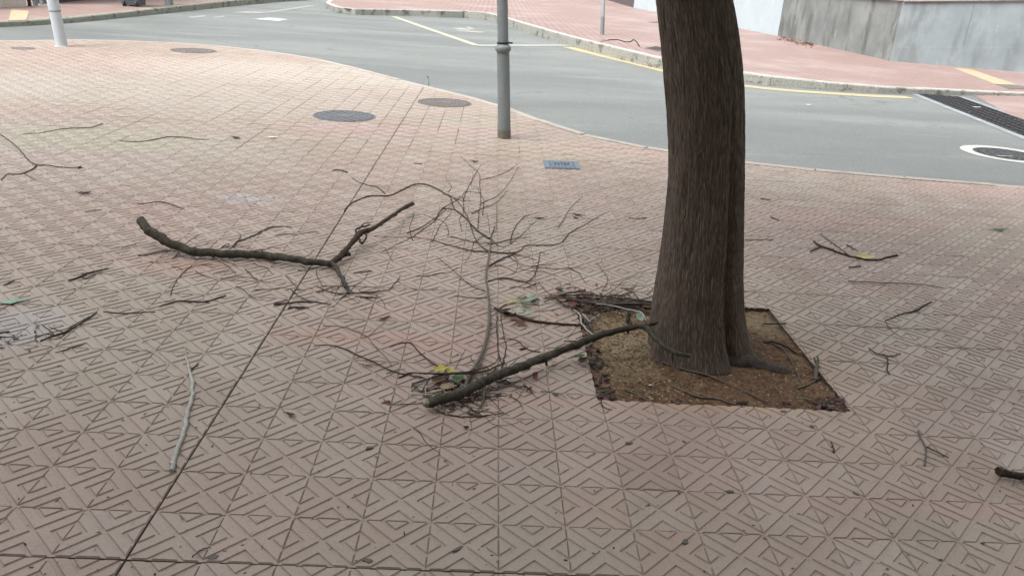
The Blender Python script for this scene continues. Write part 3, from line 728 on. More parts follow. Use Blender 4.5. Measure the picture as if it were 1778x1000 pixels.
wall('dark_gate', 'dark brown panelled gate at the far end of the pale wall', wb_far, wb[1]-(wb[1]-wb_far)/np.linalg.norm(wb[1]-wb_far)*.02, 2.9, 2.9, .2, M['darkpanel'], (.2, .4, .6, .8), None, None, cat='gate')

# ------------------------------------------------------------------ upper left background
zl = float(np.interp(15, [13, 30], [lz[1], lz[4]]))
a, b = px(-260, 22, zl), px(47, 13.2, zl)
wall('garden_wall', 'pale low stone wall at the top left corner', a, b, zl+1.2, zl+1.2, .3, M['palewall'], (.3, .6, .85), None, M['palewall'])
for k, (x, y) in enumerate([(52, 12.6), (62, 11.8), (73, 10.6)]):
    p = px(x, y, zl); m = MB(); m.box((p[0], p[1], p[2]+.55), (.07 if k != 1 else .10, .07, 1.1), 0, .2); m.box((p[0], p[1], p[2]+.01), (.12, .12, .02), 0, .2)
    tag(m.build('gate_post', M['galv'] if k else M['dark'], loc=p), ['thin dark post beside end of pale low wall', 'thicker grey post, middle one beside the pale wall', 'grey post farthest from the pale low wall, near leaning pole'][k], 'post')
a, b = px(82, 9.5, zl), px(330, -12, zl)
bd = tag(empty('dark_shopfront', a), 'dark building foot behind the leaning pole at top left', 'building')
def up_wall(par, name, a, b, z0, z1, mat, th=.3):
    d = (b-a)[:2]; d = d/np.linalg.norm(d); nn = np.array([-d[1], d[0]])
    if (a[:2]-CAM[:2])@nn < 0: nn = -nn
    m = MB(); q = [a[:2], b[:2], b[:2]+nn*th, a[:2]+nn*th]; m.prism([(float(p[0]), float(p[1])) for p in q], z0, z1); return m.build(name, mat, par)
up_wall(bd, 'plinth', a, b, zl-.1, zl+.6, M['dark'])
a2 = a+np.array([-.05, .1, 0]); b2 = b+np.array([-.05, .1, 0]); up_wall(bd, 'wall', a2, b2, zl+.601, zl+5, M['facade'], .4)
for t in (.2, .5, .8):
    c = a*(1-t)+b*t; d = (b-a)/np.linalg.norm(b-a); up_wall(bd, 'window', c-d*.7+np.array([.03, .02, 0]), c+d*.7+np.array([.03, .02, 0]), zl+1.1, zl+2.5, M['glass'], .1)
P = [px(*p, z=zl+.006) for p in [(15, 36), (20, 15.5), (52, 14), (46, 35)]]
m = MB(); m.add([p for p in P]+[p-np.array([0, 0, .03]) for p in P], [(3, 2, 1, 0), (0, 1, 5, 4), (1, 2, 6, 5), (2, 3, 7, 6), (3, 0, 4, 7)])
tag(m.build('tactile_strip', M['tactile']), 'pale yellow tactile paving strip on the far left pavement', 'paving strip')
# wheeled bin
p = px(225, 14.5, zl); e = tag(empty('wheeled_bin', p), 'dark grey wheeled rubbish bin on the far left pavement', 'bin')
s = mpp(p); wdt = 32*s
m = MB(); v = []
for z, k in ((.07, .86), (.92, 1.0), (.95, 1.06), (1.0, 1.06)):
    for q in ((-1, -1), (1, -1), (1, 1), (-1, 1)): v.append((p[0]+q[0]*wdt/2*k, p[1]+.3+q[1]*.28*k, p[2]+z))
m.add(v, [(0, 3, 2, 1)]+[(r*4+i, r*4+(i+1) % 4, r*4+(i+1) % 4+4, r*4+i+4) for r in range(3) for i in range(4)]+[(12, 13, 14, 15)]); m.build('body', M['bin'], e)
m = MB(); m.box((p[0], p[1]+.3, p[2]+1.03), (wdt*1.1, .64, .055), 0, 0, .02); m.build('lid', M['bin'], e)
for q in (-.33, .33):
    m = MB(); m.lathe([(.085, -.03), (.10, -.02), (.10, .02), (.085, .03)], (p[0]+q*wdt, p[1]+.10, p[2]+.10), 16, 0, (1, 0, 0)); m.build('wheel', M['gasket'], e)
p = px(294, 12.5, zl); s = mpp(p); m = MB(); m.lathe([(7*s, -.05), (7*s, .9), (6*s, .95), (3*s, .97)], p, 16)
o = tag(m.build('bollard', M['galv'], loc=p), 'grey bollard beside the wheeled bin on the far kerb', 'bollard')

# ------------------------------------------------------------------ poles
def pole(name, label, cat, base_px, top_px, wpx0, wpx1, mat, zext, z0=0., parts=None):
    B = px(*base_px, z=z0); Tp = pxY(*top_px, B[1]); d = (Tp-B)/np.linalg.norm(Tp-B); s = mpp(B); r0, r1 = wpx0*s/2, wpx1*s/2
    e = tag(empty(name, B), label, cat); return e, B, d, r0, r1
e, B, d, r0, r1 = pole('lamp_post', 'grey metal lamp post with a ring collar at the pavement edge', 'lamp post', (876, 240), (872.2, 0), 22, 18, None, 0)
zc = (pxY(873.5, 84, B[1])-B)@d
m = MB(); m.lathe([(r0*1.0, -.03), (r0*.98, .3), (r0*.95, zc-.03)], B, 28, 0, d); m.build('lower_shaft', M['galv'], e, True)
m = MB(); m.lathe([(r0*1.01, -.02), (r0*1.012, .05), (r0*.995, .085)], B, 28, 0, d); m.build('foot', M['galv_rust'], e, True)
m = MB(); m.lathe([(r0*.95, zc-.035), (r0*1.12, zc-.028), (r0*1.2, zc-.012), (r0*1.2, zc+.008), (r0*1.1, zc+.02), (r0*.9, zc+.026), (r1*1.02, zc+.04)], B, 28, 0, d); m.build('collar', M['galv'], e, True)
m = MB(); m.lathe([(r1*1.05, zc+.038), (r1*1.12, zc+.044), (r1*1.12, zc+.054), (r1*1.0, zc+.058)], B, 28, 0, d); m.build('band', M['gasket'], e, True)
m = MB(); m.lathe([(r1, zc+.05), (r1*.97, 2.0), (r1*.8, 3.9)], B, 28, 0, d); m.build('upper_shaft', M['galv'], e, True)
m = MB(); m.lathe([(.06, 3.9), (.16, 4.0), (.24, 4.4), (.26, 4.42), (.05, 4.62)], B, 20, 0, d); m.build('lantern', M['galv'], e)
m = MB(); q = B+d*(zc+.05); m.box((q[0]+r1*1.3, q[1], q[2]), (.05, .02, .014)); m.build('clip', M['gasket'], e)
e, B, d, r0, r1 = pole('leaning_pole', 'pale blue-grey pole leaning beside the road at upper left', 'pole', (107.5, 81), (91, 0), 18.5, 17.5, None, 0)
m = MB(); m.lathe([(r0, -.03), (r0*.99, .5), (r1, 3.6), (r1*.6, 3.63)], B, 24, 0, d); m.build('shaft', M['palepole'], e, True)
zz = (pxY(95, 20, B[1])-B)@d
m = MB(); m.lathe([(r0*.99, zz-.01), (r0*1.03, zz-.005), (r0*1.03, zz+.012), (r0*.99, zz+.016)], B, 24, 0, d); m.build('band', M['galv'], e)
m = MB(); m.lathe([(r0*1.35, -.02), (r0*1.32, .006), (r0*1.03, .012)], B, 24, 0, (0, 0, 1)); m.build('base_plate', M['cementrim'], e)
pb = ZF(1045.5, 61); s = mpp(pb); Tp = pxY(1047.5, 0, pb[1]); d = (Tp-pb)/np.linalg.norm(Tp-pb)
e = tag(empty('sign_pole', pb), 'thin grey pole on the opposite pavement, left of the trunk', 'pole')
m = MB(); m.lathe([(3.6*s, -.05), (3.6*s, .45)], pb, 16, 0, d); m.build('sleeve', M['galv'], e, True)
m = MB(); m.lathe([(3.4*s, .44), (3.4*s, 3.2), (2*s, 3.22)], pb, 16, 0, d); m.build('shaft', M['palegrey'], e, True)

# ------------------------------------------------------------------ the tree
TY = 1.06
LEFT = [(-60, 1128), (0, 1138), (50, 1144), (100, 1150), (150, 1155), (200, 1160), (260, 1162.5), (310, 1162), (360, 1158.5), (400, 1154.5), (440, 1149.5), (480, 1143), (510, 1138), (540, 1133), (570, 1129.5), (600, 1127), (625, 1124)]
RIGHT = [(-60, 1262), (0, 1271), (50, 1280), (100, 1286.5), (150, 1290), (200, 1292), (260, 1293.5), (310, 1294), (360, 1293.5), (400, 1293), (440, 1292), (480, 1291.5), (510, 1292), (540, 1294), (570, 1298.5), (600, 1306), (625, 1314)]
prof = []
for (yl, xl), (yr, xr) in zip(LEFT, RIGHT):
    a = pxY(xl, yl, TY); b = pxY(xr, yr, TY); prof.append(((a[2]+b[2])/2, (a[0]+b[0])/2, abs(b[0]-a[0])/2*.985))
prof.sort()
zs = np.array([q[0] for q in prof]); xc = np.array([q[1] for q in prof]); rr = np.array([q[2] for q in prof])
tree = tag(empty('street_tree', (xc[0], TY, 0)), 'thick grey-brown tree trunk rising from the square earth pit', 'tree')
def trunk_at(z):
    zq = min(z, zs[-1]); k = max(0, z-zs[-1])
    return float(np.interp(zq, zs, xc))-.07*k, float(np.interp(zq, zs, rr))*(1-.06*k)
m = MB(); NA, ZT = 320, 3.0
zz = np.concatenate([np.linspace(-.09, .4, 50), np.linspace(.41, 1.9, 170), np.linspace(1.93, ZT, 34)])
vs = []
for z in zz:
    cx, r = trunk_at(max(z, .0)); fl = math.exp(-max(z, 0)/.09)
    for k in range(NA):
        t = 2*math.pi*k/NA; ca, sa = math.cos(t), math.sin(t)
        q = r*(1+.05*math.sin(2*t+.6))
        dc = (t-R(302)+math.pi) % (2*math.pi)-math.pi
        cf = float(np.interp(z, [0, .35, .9, 1.4], [.34, .26, .13, .0]))
        q *= 1-cf*math.exp(-(dc/.15)**2)                     # the crease between the two lobes
        back = (t-R(335)+math.pi) % (2*math.pi)-math.pi
        q *= 1+.05*fl*math.sin(5*t+1)+.14*fl*math.exp(-((t-R(262))/.5)**2)+.20*fl*math.exp(-(back/.22)**2)
        q *= 1-.07*(1/(1+math.exp(-(dc-.12)*14)))*(1/(1+math.exp((dc-1.1)*8)))*cf/.34
        # bark ridges
        u = t*.22
        n1 = mnoise.noise((u*105+.7*mnoise.noise((u*9, z*3, 1)), z*6.5, 3.)); n2 = mnoise.noise((u*170, z*22, 9.)); n3 = mnoise.noise((ca*2.2, sa*2.2, z*2.4))
        q += .0034*(1-abs(n1)*2.4)+.0014*n2+.007*n3
        sy = .98
        vs.append((cx+q*ca, TY+q*sa*sy, z))
fs = []
for i in range(len(zz)-1):
    for k in range(NA):
        k2 = (k+1) % NA; fs.append((i*NA+k, i*NA+k2, (i+1)*NA+k2, (i+1)*NA+k))
m.add(vs, fs); trunk = m.build('trunk', M['bark'], tree, True)
at_ = trunk.data.attributes.new('bark', 'FLOAT_VECTOR', 'POINT')
at_.data.foreach_set('vector', np.array([(math.cos(2*math.pi*k/NA)*.24, math.sin(2*math.pi*k/NA)*.24, z) for z in zz for k in range(NA)]).ravel())
# roots at the foot
for pts, w_, mt in [([(1240, 620, .014), (1290, 626, .008), (1330, 634, .002), (1365, 644, -.004), (1392, 652, -.035)], (40, 42, 36, 26, 10), M['rootbark'])]:
    L = smooth_line([np.append(px(x, y, z)[:2], z-.02) for x, y, z in pts], 5); W = np.interp(np.linspace(0, 1, len(L)), np.linspace(0, 1, len(w_)), w_)
    m = MB(); m.tube(L, [mpp(p)*q/2 for p, q in zip(L, W)], 12, 0, .25); m.build('root', mt, tree, True)
# limbs and crown above the picture
rnd = random.Random(3); crown = MB(); limbs = []
cx, r = trunk_at(ZT)
def grow(p, d, r, L, lev):
    pts, rad = [Vector(p)], [r]; n = 6
    for i in range(n):
        d = (d+Vector((rnd.uniform(-.22, .22), rnd.uniform(-.22, .22), rnd.uniform(-.05, .16)))).normalized()
        pts.append(pts[-1]+d*L/n); rad.append(r*(1-.55*(i+1)/n))
    (limb if lev == 0 else crown).tube(pts, rad, 9 if lev == 0 else 5)
    if lev < 3:
        for k in range(4 if lev else 5):
            i = rnd.randint(2, n); s = Vector((rnd.uniform(-1, 1), rnd.uniform(-1, 1), rnd.uniform(-.1, .8))).normalized()
            grow(pts[i], (d+s*1.1).normalized(), rad[i]*.6, L*.62, lev+1)
    else:
        for k in range(5):
            q = pts[rnd.randint(2, n)]
            for _ in range(5):
                a = Vector((rnd.gauss(0, .13), rnd.gauss(0, .13), rnd.gauss(0, .13))); u = Vector((rnd.gauss(0, 1), rnd.gauss(0, 1), rnd.gauss(0, .5))).normalized()*.075; v = u.cross(Vector((rnd.gauss(0, 1), rnd.gauss(0, 1), 1))).normalized()*.05
                leaves.add([q+a-u, q+a+v, q+a+u, q+a-v], [(0, 1, 2, 3)])
leaves = MB()
for k in range(5):
    t = 2*math.pi*k/5+.4; limb = MB()
    grow((cx+.05*math.cos(t), TY+.05*math.sin(t), ZT-.12), Vector((math.cos(t)*.75, math.sin(t)*.75, 1)).normalized(), r*.55, 1.9, 0)
    limb.build('limb', M['rootbark'], tree, True)
o = crown.build('crown', M['branch'], tree); o2 = leaves.build('leaves', M['leaf_green'], o); o2.matrix_parent_inverse = Matrix.Identity(4); o2['kind'] = 'stuff'

# ------------------------------------------------------------------ tree pit soil and its litter
m = MB(); NS = 110; x0, x1, y0, y1 = PIT
def soil_z(x, y):
    ex = min(x-x0, x1-x, y-y0, y1-y); r_ = math.hypot(x-xc[0], y-TY)
    return -.013+.018*math.exp(-(r_/.30)**2)+.010*mnoise.noise((x*5, y*5, 0))+.008*mnoise.noise((x*20, y*20, 4))+.005*mnoise.noise((x*60, y*60, 8))-.006*math.exp(-ex/.03)
vs = [(x0+(x1-x0)*i/NS, y0+(y1-y0)*j/NS, 0) for j in range(NS+1) for i in range(NS+1)]
vs = [(x, y, soil_z(x, y)) for x, y, _ in vs]
m.add(vs, [(j*(NS+1)+i, j*(NS+1)+i+1, (j+1)*(NS+1)+i+1, (j+1)*(NS+1)+i) for j in range(NS) for i in range(NS)])
tag(m.build('tree_pit_soil', M['soil'], smooth=True), kind='structure')
def chips(name, label, cat, n, pick, mats, smin, smax, flat=.35):
    m = MB()
    for _ in range(n):
        x, y, z = pick(); L = random.uniform(smin, smax); a = random.uniform(0, 6.28); W = L*random.uniform(.2, .6); H = L*flat*random.uniform(.3, 1)*.5
        tl = random.uniform(-.35, .35); co, si = math.cos(a), math.sin(a); v = []
        for u, w_, h in ((-1, -.6, 0), (.7, -1, 0), (1, .5, 0), (-.6, 1, 0), (-.8, -.4, 1), (.6, -.6, 1), (.7, .4, 1), (-.5, .6, 1)):
            X, Y = u*L/2, w_*W/2; v.append((x+X*co-Y*si, y+X*si+Y*co, z+h*H+X*tl+.001))
        m.add(v, [(4, 5, 6, 7), (0, 1, 5, 4), (1, 2, 6, 5), (2, 3, 7, 6), (3, 0, 4, 7)], random.randrange(len(mats)))
    return tag(m.build(name, mats), label, cat, kind='stuff')
def pick_soil():
    while 1:
        x, y = random.uniform(x0+.01, x1-.01), random.uniform(y0+.01, y1-.01)
        if math.hypot(x-xc[0], y-TY) > .2 and random.random() < (1 if x < .85 else .45): return x, y, soil_z(x, y)
chips('wood_chip_mulch', 'brown wood chips and crumbs scattered over the tree pit', 'mulch', 4200, pick_soil, CHIPS, .004, .020)
def pick_left():
    t = random.random()
    if t < .45: x, y = x0+abs(random.gauss(0, .025))+.005, random.uniform(y0, y1)
    elif t < .75: x, y = x0+abs(random.gauss(0, .2)), y1-abs(random.gauss(0, .06))-.01
    elif t < .80: x, y = random.uniform(x0, x1), y0+abs(random.gauss(0, .03))+.012
    else: x, y = x1-abs(random.gauss(0, .05))-.005, y0+abs(random.gauss(0, .05))+.006
    x = min(max(x, x0+.005), x1-.005); y = min(max(y, y0+.005), y1-.005)
    return x, y, soil_z(x, y)+random.uniform(0, .018)
chips('leaf_litter', 'dark leaf scraps and bark bits heaped along the pit edges', 'leaf litter', 520, pick_left, [M['leaf_dark'], M['leaf_brown'], M['leaf_red'], M['twig'], M['leaf_dark'], M['twig_mid']], .015, .06, .2)
def pick_open():
    while 1:
        u, v = random.uniform(-40, 1820), random.uniform(240, 1010)**1.0
        p = px(u, v)
        if side(p[:2])[0] > .1 and not (x0 < p[0] < x1 and y0 < p[1] < y1): return p[0], p[1], 0.
chips('debris_specks', 'tiny dark crumbs of bark and dirt strewn over the tiles', 'debris', 480, pick_open, [M['leaf_dark'], M['twig'], M['twig_mid'], M['leaf_brown'], M['twig']], .004, .014, .25)
def pick_near(cx_, cy_, rx, ry, zt=.006):
    def f():
        p = px(cx_+random.gauss(0, rx), cy_+random.gauss(0, ry)); return p[0], p[1], random.uniform(0, zt)
    return f
chips('debris_patch', 'dark crumbs lying in the pale stain at the left edge', 'debris', 36, pick_near(35, 585, 40, 14), [M['twig'], M['leaf_dark']], .008, .03, .2)
chips('debris_patch', 'dark crumbs around the pale smear above the big branch', 'debris', 26, pick_near(430, 345, 22, 8), [M['twig'], M['twig_mid']], .008, .02, .2)
chips('debris_patch', 'bark crumbs and scraps under the twig pile at branch foot', 'debris', 90, pick_near(800, 680, 42, 20), [M['twig'], M['leaf_dark'], M['leaf_brown'], M['leaf_tan']], .008, .035, .25)
chips('debris_patch', 'scraps behind the pit at the upper left corner of the earth', 'debris', 120, pick_near(1010, 522, 40, 9, .02), [M['twig'], M['leaf_red'], M['leaf_dark'], M['leaf_brown'], M['twig_mid']], .012, .05, .2)
def pick_wall():
    t = random.random(); p = ZF(1352+t*62+random.gauss(0, 5), 68+t*12+random.gauss(0, 2.2)); return p[0], p[1], p[2]
chips('wall_leaf_litter', 'red-brown dead leaves drifted against foot of stained wall', 'leaf litter', 110, pick_wall, [M['leaf_red'], M['leaf_brown'], M['leaf_dark']], .06, .17, .3)

# ------------------------------------------------------------------ fallen branches and twigs
def stem(mb, pts, w0, w1=None, seg=6, m=0, n=5, lump=.15, jit=.35, widths=None, sink=.25):
    """pts: (x, y[, z]) photo pixels, z = height of the stem's middle above the paving"""
    P = []
    ws = [q*(.72 if q < 6 else .9 if q < 9 else 1) for q in widths] if widths else list(np.linspace(w0, w1 if w1 is not None else w0, len(pts)))
    for q, w_ in zip(pts, ws):
        if not widths: w_ = w_*.72 if w_ < 6 else w_
        z = q[2] if len(q) > 2 else None
        p = px(q[0], q[1], z or 0.); r = mpp(p)*w_/2
        if z is None: z = r*(1-sink)+.001; p = px(q[0], q[1], z)
        if PIT[0] < p[0] < PIT[1] and PIT[2] < p[1] < PIT[3]:
            z = max(z, soil_z(p[0], p[1])+r*.7+.002); p = px(q[0], q[1], z)
        P.append(p)
    if not widths: ws = [q*.72 if q < 6 else q for q in ws]
    L = smooth_line(P, n); W = np.interp(np.linspace(0, 1, len(L)), np.linspace(0, 1, len(ws)), ws)
    rad = [max(mpp(p)*q/2, .0007) for p, q in zip(L, W)]
    if jit:
        ph = random.uniform(0, 100)
        L = [p+np.array([mnoise.noise((k*.55, ph, 0)), mnoise.noise((k*.55, ph, 7)), 0])*rad[k]*jit*2.2+np.array([mnoise.noise((k*1.7, ph, 3)), mnoise.noise((k*1.7, ph, 5)), .3*mnoise.noise((k*1.7, ph, 9))])*(.0045 if rad[k] < .006 else .003) for k, p in enumerate(L)]
    mb.tube(L, rad, seg, m, lump)
    return L, rad
def bud(mb, L, rad, n, m=0):
    for _ in range(n):
        i = random.randrange(1, len(L)-1); p = Vector(L[i]); d = Vector((random.uniform(-1, 1), random.uniform(-1, 1), random.uniform(.0, .7))).normalized()
        q = min(rad[i], .007); p = p+d*(rad[i]-q); mb.tube([p, p+d*q*1.6, p+d*q*2.2], [q*.7, q*.55, q*.2], 5, m)
def branch(name, label, main, widths, mat, shoots=(), buds=0, seg=7, cat='twig', group=None, sink=.25, n=5, jit=.35):
    e0 = px(main[0][0], main[0][1], 0.); mb = MB()
    L, rad = stem(mb, main, None, widths=widths if len(widths) == len(main) else list(np.interp(np.linspace(0, 1, len(main)), np.linspace(0, 1, len(widths)), widths)), seg=seg, sink=sink, n=n, jit=jit)
    if buds: bud(mb, L, rad, buds)
    if shoots:
        e = tag(empty(name, e0), label, cat, group); mb.build('stem', mat, e, True)
        for s in shoots:
            b = MB(); mt = s[3] if len(s) > 3 else mat; L2, r2 = stem(b, s[0], s[1], s[2]); bud(b, L2, r2, 2)
            b.build('shoot', mt, e, True)
        return e
    return tag(mb.build(name, mat, None, True, loc=e0), label, cat, group)

# the thick broken branch at the left
e = tag(empty('broken_branch', px(330, 440)), 'thick olive-grey broken branch with a raised cut end, left of centre', 'branch')
mb = MB(); L, rad = stem(mb, [(241, 383, .135), (262, 403, .105), (290, 421, .07), (330, 436, .04), (365, 439, .034), (400, 441, .032), (435, 442, .031), (470, 445, .03), (505, 449, .034), (540, 455, .03), (578, 459, .026)], None, widths=[15, 16, 16, 15, 14.5, 14, 14, 14, 12, 12, 12], seg=14, n=6, lump=.22, jit=.3)
bud(mb, L, rad, 9); mb.build('stem', M['branch'], e, True)
mb = MB(); q = Vector(L[0]); t = (Vector(L[0])-Vector(L[2])).normalized(); mb.tube([q-t*.004, q+t*.012, q+t*.022], [rad[0]*.92, rad[0]*.8, rad[0]*.3], 10, 0, .5); mb.build('broken_end', M['wood_end'], e)
mb = MB(); L, rad = stem(mb, [(570, 460, .026), (586, 450, .03), (597, 438, .045), (607, 426, .06), (618, 413, .075), (627, 404, .085), (645, 398, .09), (664, 386, .085), (682, 374, .08), (700, 362, .075), (717, 353, .07)], None, widths=[11, 11, 9, 9, 10, 12, 8, 7.5, 7, 7, 8], seg=9, n=5, lump=.3, jit=.3); bud(mb, L, rad, 10); mb.build('side_stem', M['branch_dark'], e, True)
mb = MB(); stem(mb, [(578, 458, .03), (588, 474, .026), (597, 489, .02), (603, 499, .012)], 8, 6, 8); stem(mb, [(600, 497, .016), (604, 503, .010), (606, 510, .005)], 7, 4, 6, 1); mb.build('fork', [M['branch'], M['gasket']], e, True)
mb = MB(); stem(mb, [(622, 409, .085), (618, 402, .09), (622, 396, .095), (634, 393, .09), (642, 390, .085)], 6, 4, 6)
stem(mb, [(620, 406, .08), (624, 416, .07), (629, 423, .06), (635, 414, .07), (637, 402, .085)], 6, 5, 6); stem(mb, [(624, 398, .095), (633, 388, .10), (645, 386, .095)], 4, 2, 5); mb.build('knot', M['branch_dark'], e, True)
mb = MB(); stem(mb, [(590, 446, .03), (600, 443, .03), (608, 441, .03)], 8, 7, 7); mb.build('stub', M['branch_dark'], e, True)

# the long branch resting on the pit
e = tag(empty('long_branch', px(745, 702)), 'long grey-green branch reaching from the twig pile to the trunk', 'branch')
mb = MB(); L, rad = stem(mb, [(744, 700, .026), (770, 692, .03), (800, 682, .034), (835, 665, .04), (865, 651, .045), (900, 638, .05), (935, 625, .055), (968, 611, .062), (1000, 599, .08), (1040, 583, .105), (1075, 573, .13), (1105, 567, .15), (1124, 567, .155)], None, widths=[18, 18, 17, 16, 15.5, 15, 14, 13, 12.5, 12, 11, 10, 8], seg=12, n=6, lump=.24, jit=.3)
bud(mb, L, rad, 8); mb.build('stem', M['branch'], e, True)
mb = MB(); q = Vector(L[0]); t = (Vector(L[0])-Vector(L[2])).normalized(); mb.tube([q-t*.004, q+t*.010, q+t*.022], [rad[0]*.9, rad[0]*.75, rad[0]*.3], 10, 0, .6); mb.build('broken_end', M['wood_end'], e)
mb = MB(); stem(mb, [(1120, 566, .155), (1132, 579, .155), (1146, 594, .15), (1160, 605, .145), (1176, 613, .14), (1197, 618, .14)], 12, 7, 8); stem(mb, [(1168, 608, .142), (1168, 618, .11), (1168, 629, .085)], 6, 4, 6); mb.build('tip', M['branch'], e, True)
mb = MB(); stem(mb, [(1118, 567, .155), (1132, 563, .165), (1142, 560, .17)], 8, 5, 6); mb.build('stub', M['branch'], e, True)
mb = MB(); stem(mb, [(1095, 567, .145), (1092, 555, .165), (1091, 544, .185)], 9, 8, 6); mb.build('stub', M['branch'], e, True)
mb = MB(); stem(mb, [(945, 618, .055), (948, 628, .04), (950, 635, .03)], 8, 4, 6); mb.build('stub', M['branch'], e, True)
mb = MB(); stem(mb, [(1088, 572, .135), (1092, 580, .12)], 8, 4, 6); mb.build('stub', M['branch'], e, True)

# the upright-looking shoot with its spray of fine twigs
sh = [([(851, 414), (846, 412), (828, 400), (810, 381), (797, 369), (789, 364)], 4.5, 3), ([(789, 364), (768, 363), (757, 381), (745, 391), (715, 412), (690, 424), (660, 440)], 2.6, 1.0),
      ([(789, 364), (783, 345), (774, 337), (755, 326), (738, 320), (722, 320), (708, 325), (690, 334), (675, 340), (655, 340), (640, 341), (622, 347), (607, 355), (598, 366)], 2.8, 3.0),
      ([(775, 337), (800, 348), (818, 349)], 1.6, 1.0), ([(779, 338), (795, 350), (808, 370), (818, 395), (826, 415), (838, 430), (851, 437)], 1.6, 3.0), ([(806, 365), (804, 345), (808, 333), (834, 335)], 1.6, 1.2),
      ([(778, 334), (784, 325), (778, 316)], 1.6, 1.2), ([(830, 398), (832, 368), (835, 350), (833, 320), (832, 302), (817, 288), (800, 272)], 2.0, 1.0), ([(833, 312), (855, 308), (880, 298), (899, 285)], 1.5, .9),
      ([(836, 353), (860, 342), (876, 328), (890, 308), (900, 290)], 1.5, .9), ([(851, 437), (872, 439), (892, 439), (905, 434), (913, 427), (940, 426), (962, 425), (977, 420)], 3.4, 2.0),
      ([(849, 462), (866, 452), (882, 445), (897, 439)], 4.2, 2.8), ([(852, 415), (866, 427), (880, 427), (900, 412), (915, 399), (935, 379)], 1.8, 1.0), ([(850, 437), (825, 436), (800, 431), (775, 424), (747, 416)], 3.0, 2.0),
      ([(747, 416), (720, 412), (690, 412), (650, 410)], 1.2, .8), ([(848, 488), (865, 484), (882, 483), (898, 487), (915, 489), (926, 480), (931, 470), (936, 450), (938, 438), (946, 440)], 3.6, 1.6),
      ([(842, 505), (820, 497), (804, 485), (790, 472), (772, 457), (758, 445)], 2.2, 1.0), ([(846, 517), (820, 517), (805, 515), (788, 514)], 2.0, 1.4), ([(932, 464), (960, 466), (980, 466), (1010, 464)], 1.7, 1.0),
      ([(884, 445), (900, 457), (918, 463), (934, 467)], 1.5, 1.2), ([(852, 412), (856, 402), (859, 394)], 3.0, 2.2), ([(850, 405), (849, 390), (846, 372)], 1.3, .8), ([(822, 420), (817, 440), (808, 455)], 1.2, .8),
      ([(822, 422), (836, 412), (846, 410)], 1.6, 1.2), ([(861, 402), (862, 380), (862, 350)], 1.4, .8)]
branch('twiggy_shoot', 'slender bare shoot with a wide spray of fine twigs, picture centre', [(806, 676, .014), (811, 662, .016), (819, 645, .018), (836, 616, .018), (845, 585, .018), (850, 552, .016), (849, 527, .016), (846, 500, .016), (844, 475, .015), (848, 450, .014), (851, 430, .013), (853, 410, .012)],
       [8, 8, 7.5, 7, 6.5, 6, 5.5, 5, 4.6, 4.2, 3.8, 3], M['twig_mid'], [(p, a, b, M['twig']) for p, a, b in sh], 10, 8, 'branch', jit=.2)
hr = random.Random(11)
def hair(n, cx_, cy_, sx_, sy_, lmin, lmax, ang, spread, par, mat):
    for _ in range(n):
        x, y = hr.gauss(cx_, sx_), hr.gauss(cy_, sy_); a = ang+hr.gauss(0, spread); L = hr.uniform(lmin, lmax); pts = [(x, y)]
        for k in range(4):
            a += hr.gauss(0, .28); x += math.cos(a)*L/4; y += math.sin(a)*L/4*.7; pts.append((x, y))
        b = MB(); stem(b, pts, hr.uniform(1.5, 2.7), 1., 5, lump=0); b.build('shoot', mat, par, True)
pile = tag(empty('twig_pile', px(800, 680)), 'nest of fine loose twigs heaped under the foot of the long branch', 'twigs')
hair(58, 790, 680, 45, 18, 30, 95, 0., .6, pile, M['twig'])
hair(10, 845, 660, 20, 30, 30, 80, 1.5, .4, pile, M['twig_mid'])
fan = tag(empty('twig_litter', px(1040, 528)), 'loose fine twigs drifted along the back edge of the pit', 'twigs')
hair(40, 1050, 524, 40, 7, 30, 110, .12, .25, fan, M['twig'])
hair(10, 1015, 560, 10, 35, 25, 60, 1.2, .4, fan, M['twig_mid'])
spray = tag(empty('fine_twigs', px(820, 400)), 'hair-fine twig ends spread on tiles around the slender shoot', 'twigs')
hair(15, 830, 400, 70, 45, 40, 110, -1.0, .7, spray, M['twig'])
hair(10, 880, 480, 50, 25, 30, 80, .3, .5, spray, M['twig'])
under = tag(empty('fine_twigs', px(400, 460)), 'hair-fine twigs strewn below and around the thick broken branch', 'twigs')
hair(22, 420, 460, 90, 25, 30, 80, .1, .5, under, M['twig'])
hair(10, 600, 505, 50, 14, 30, 90, .1, .4, under, M['twig'])
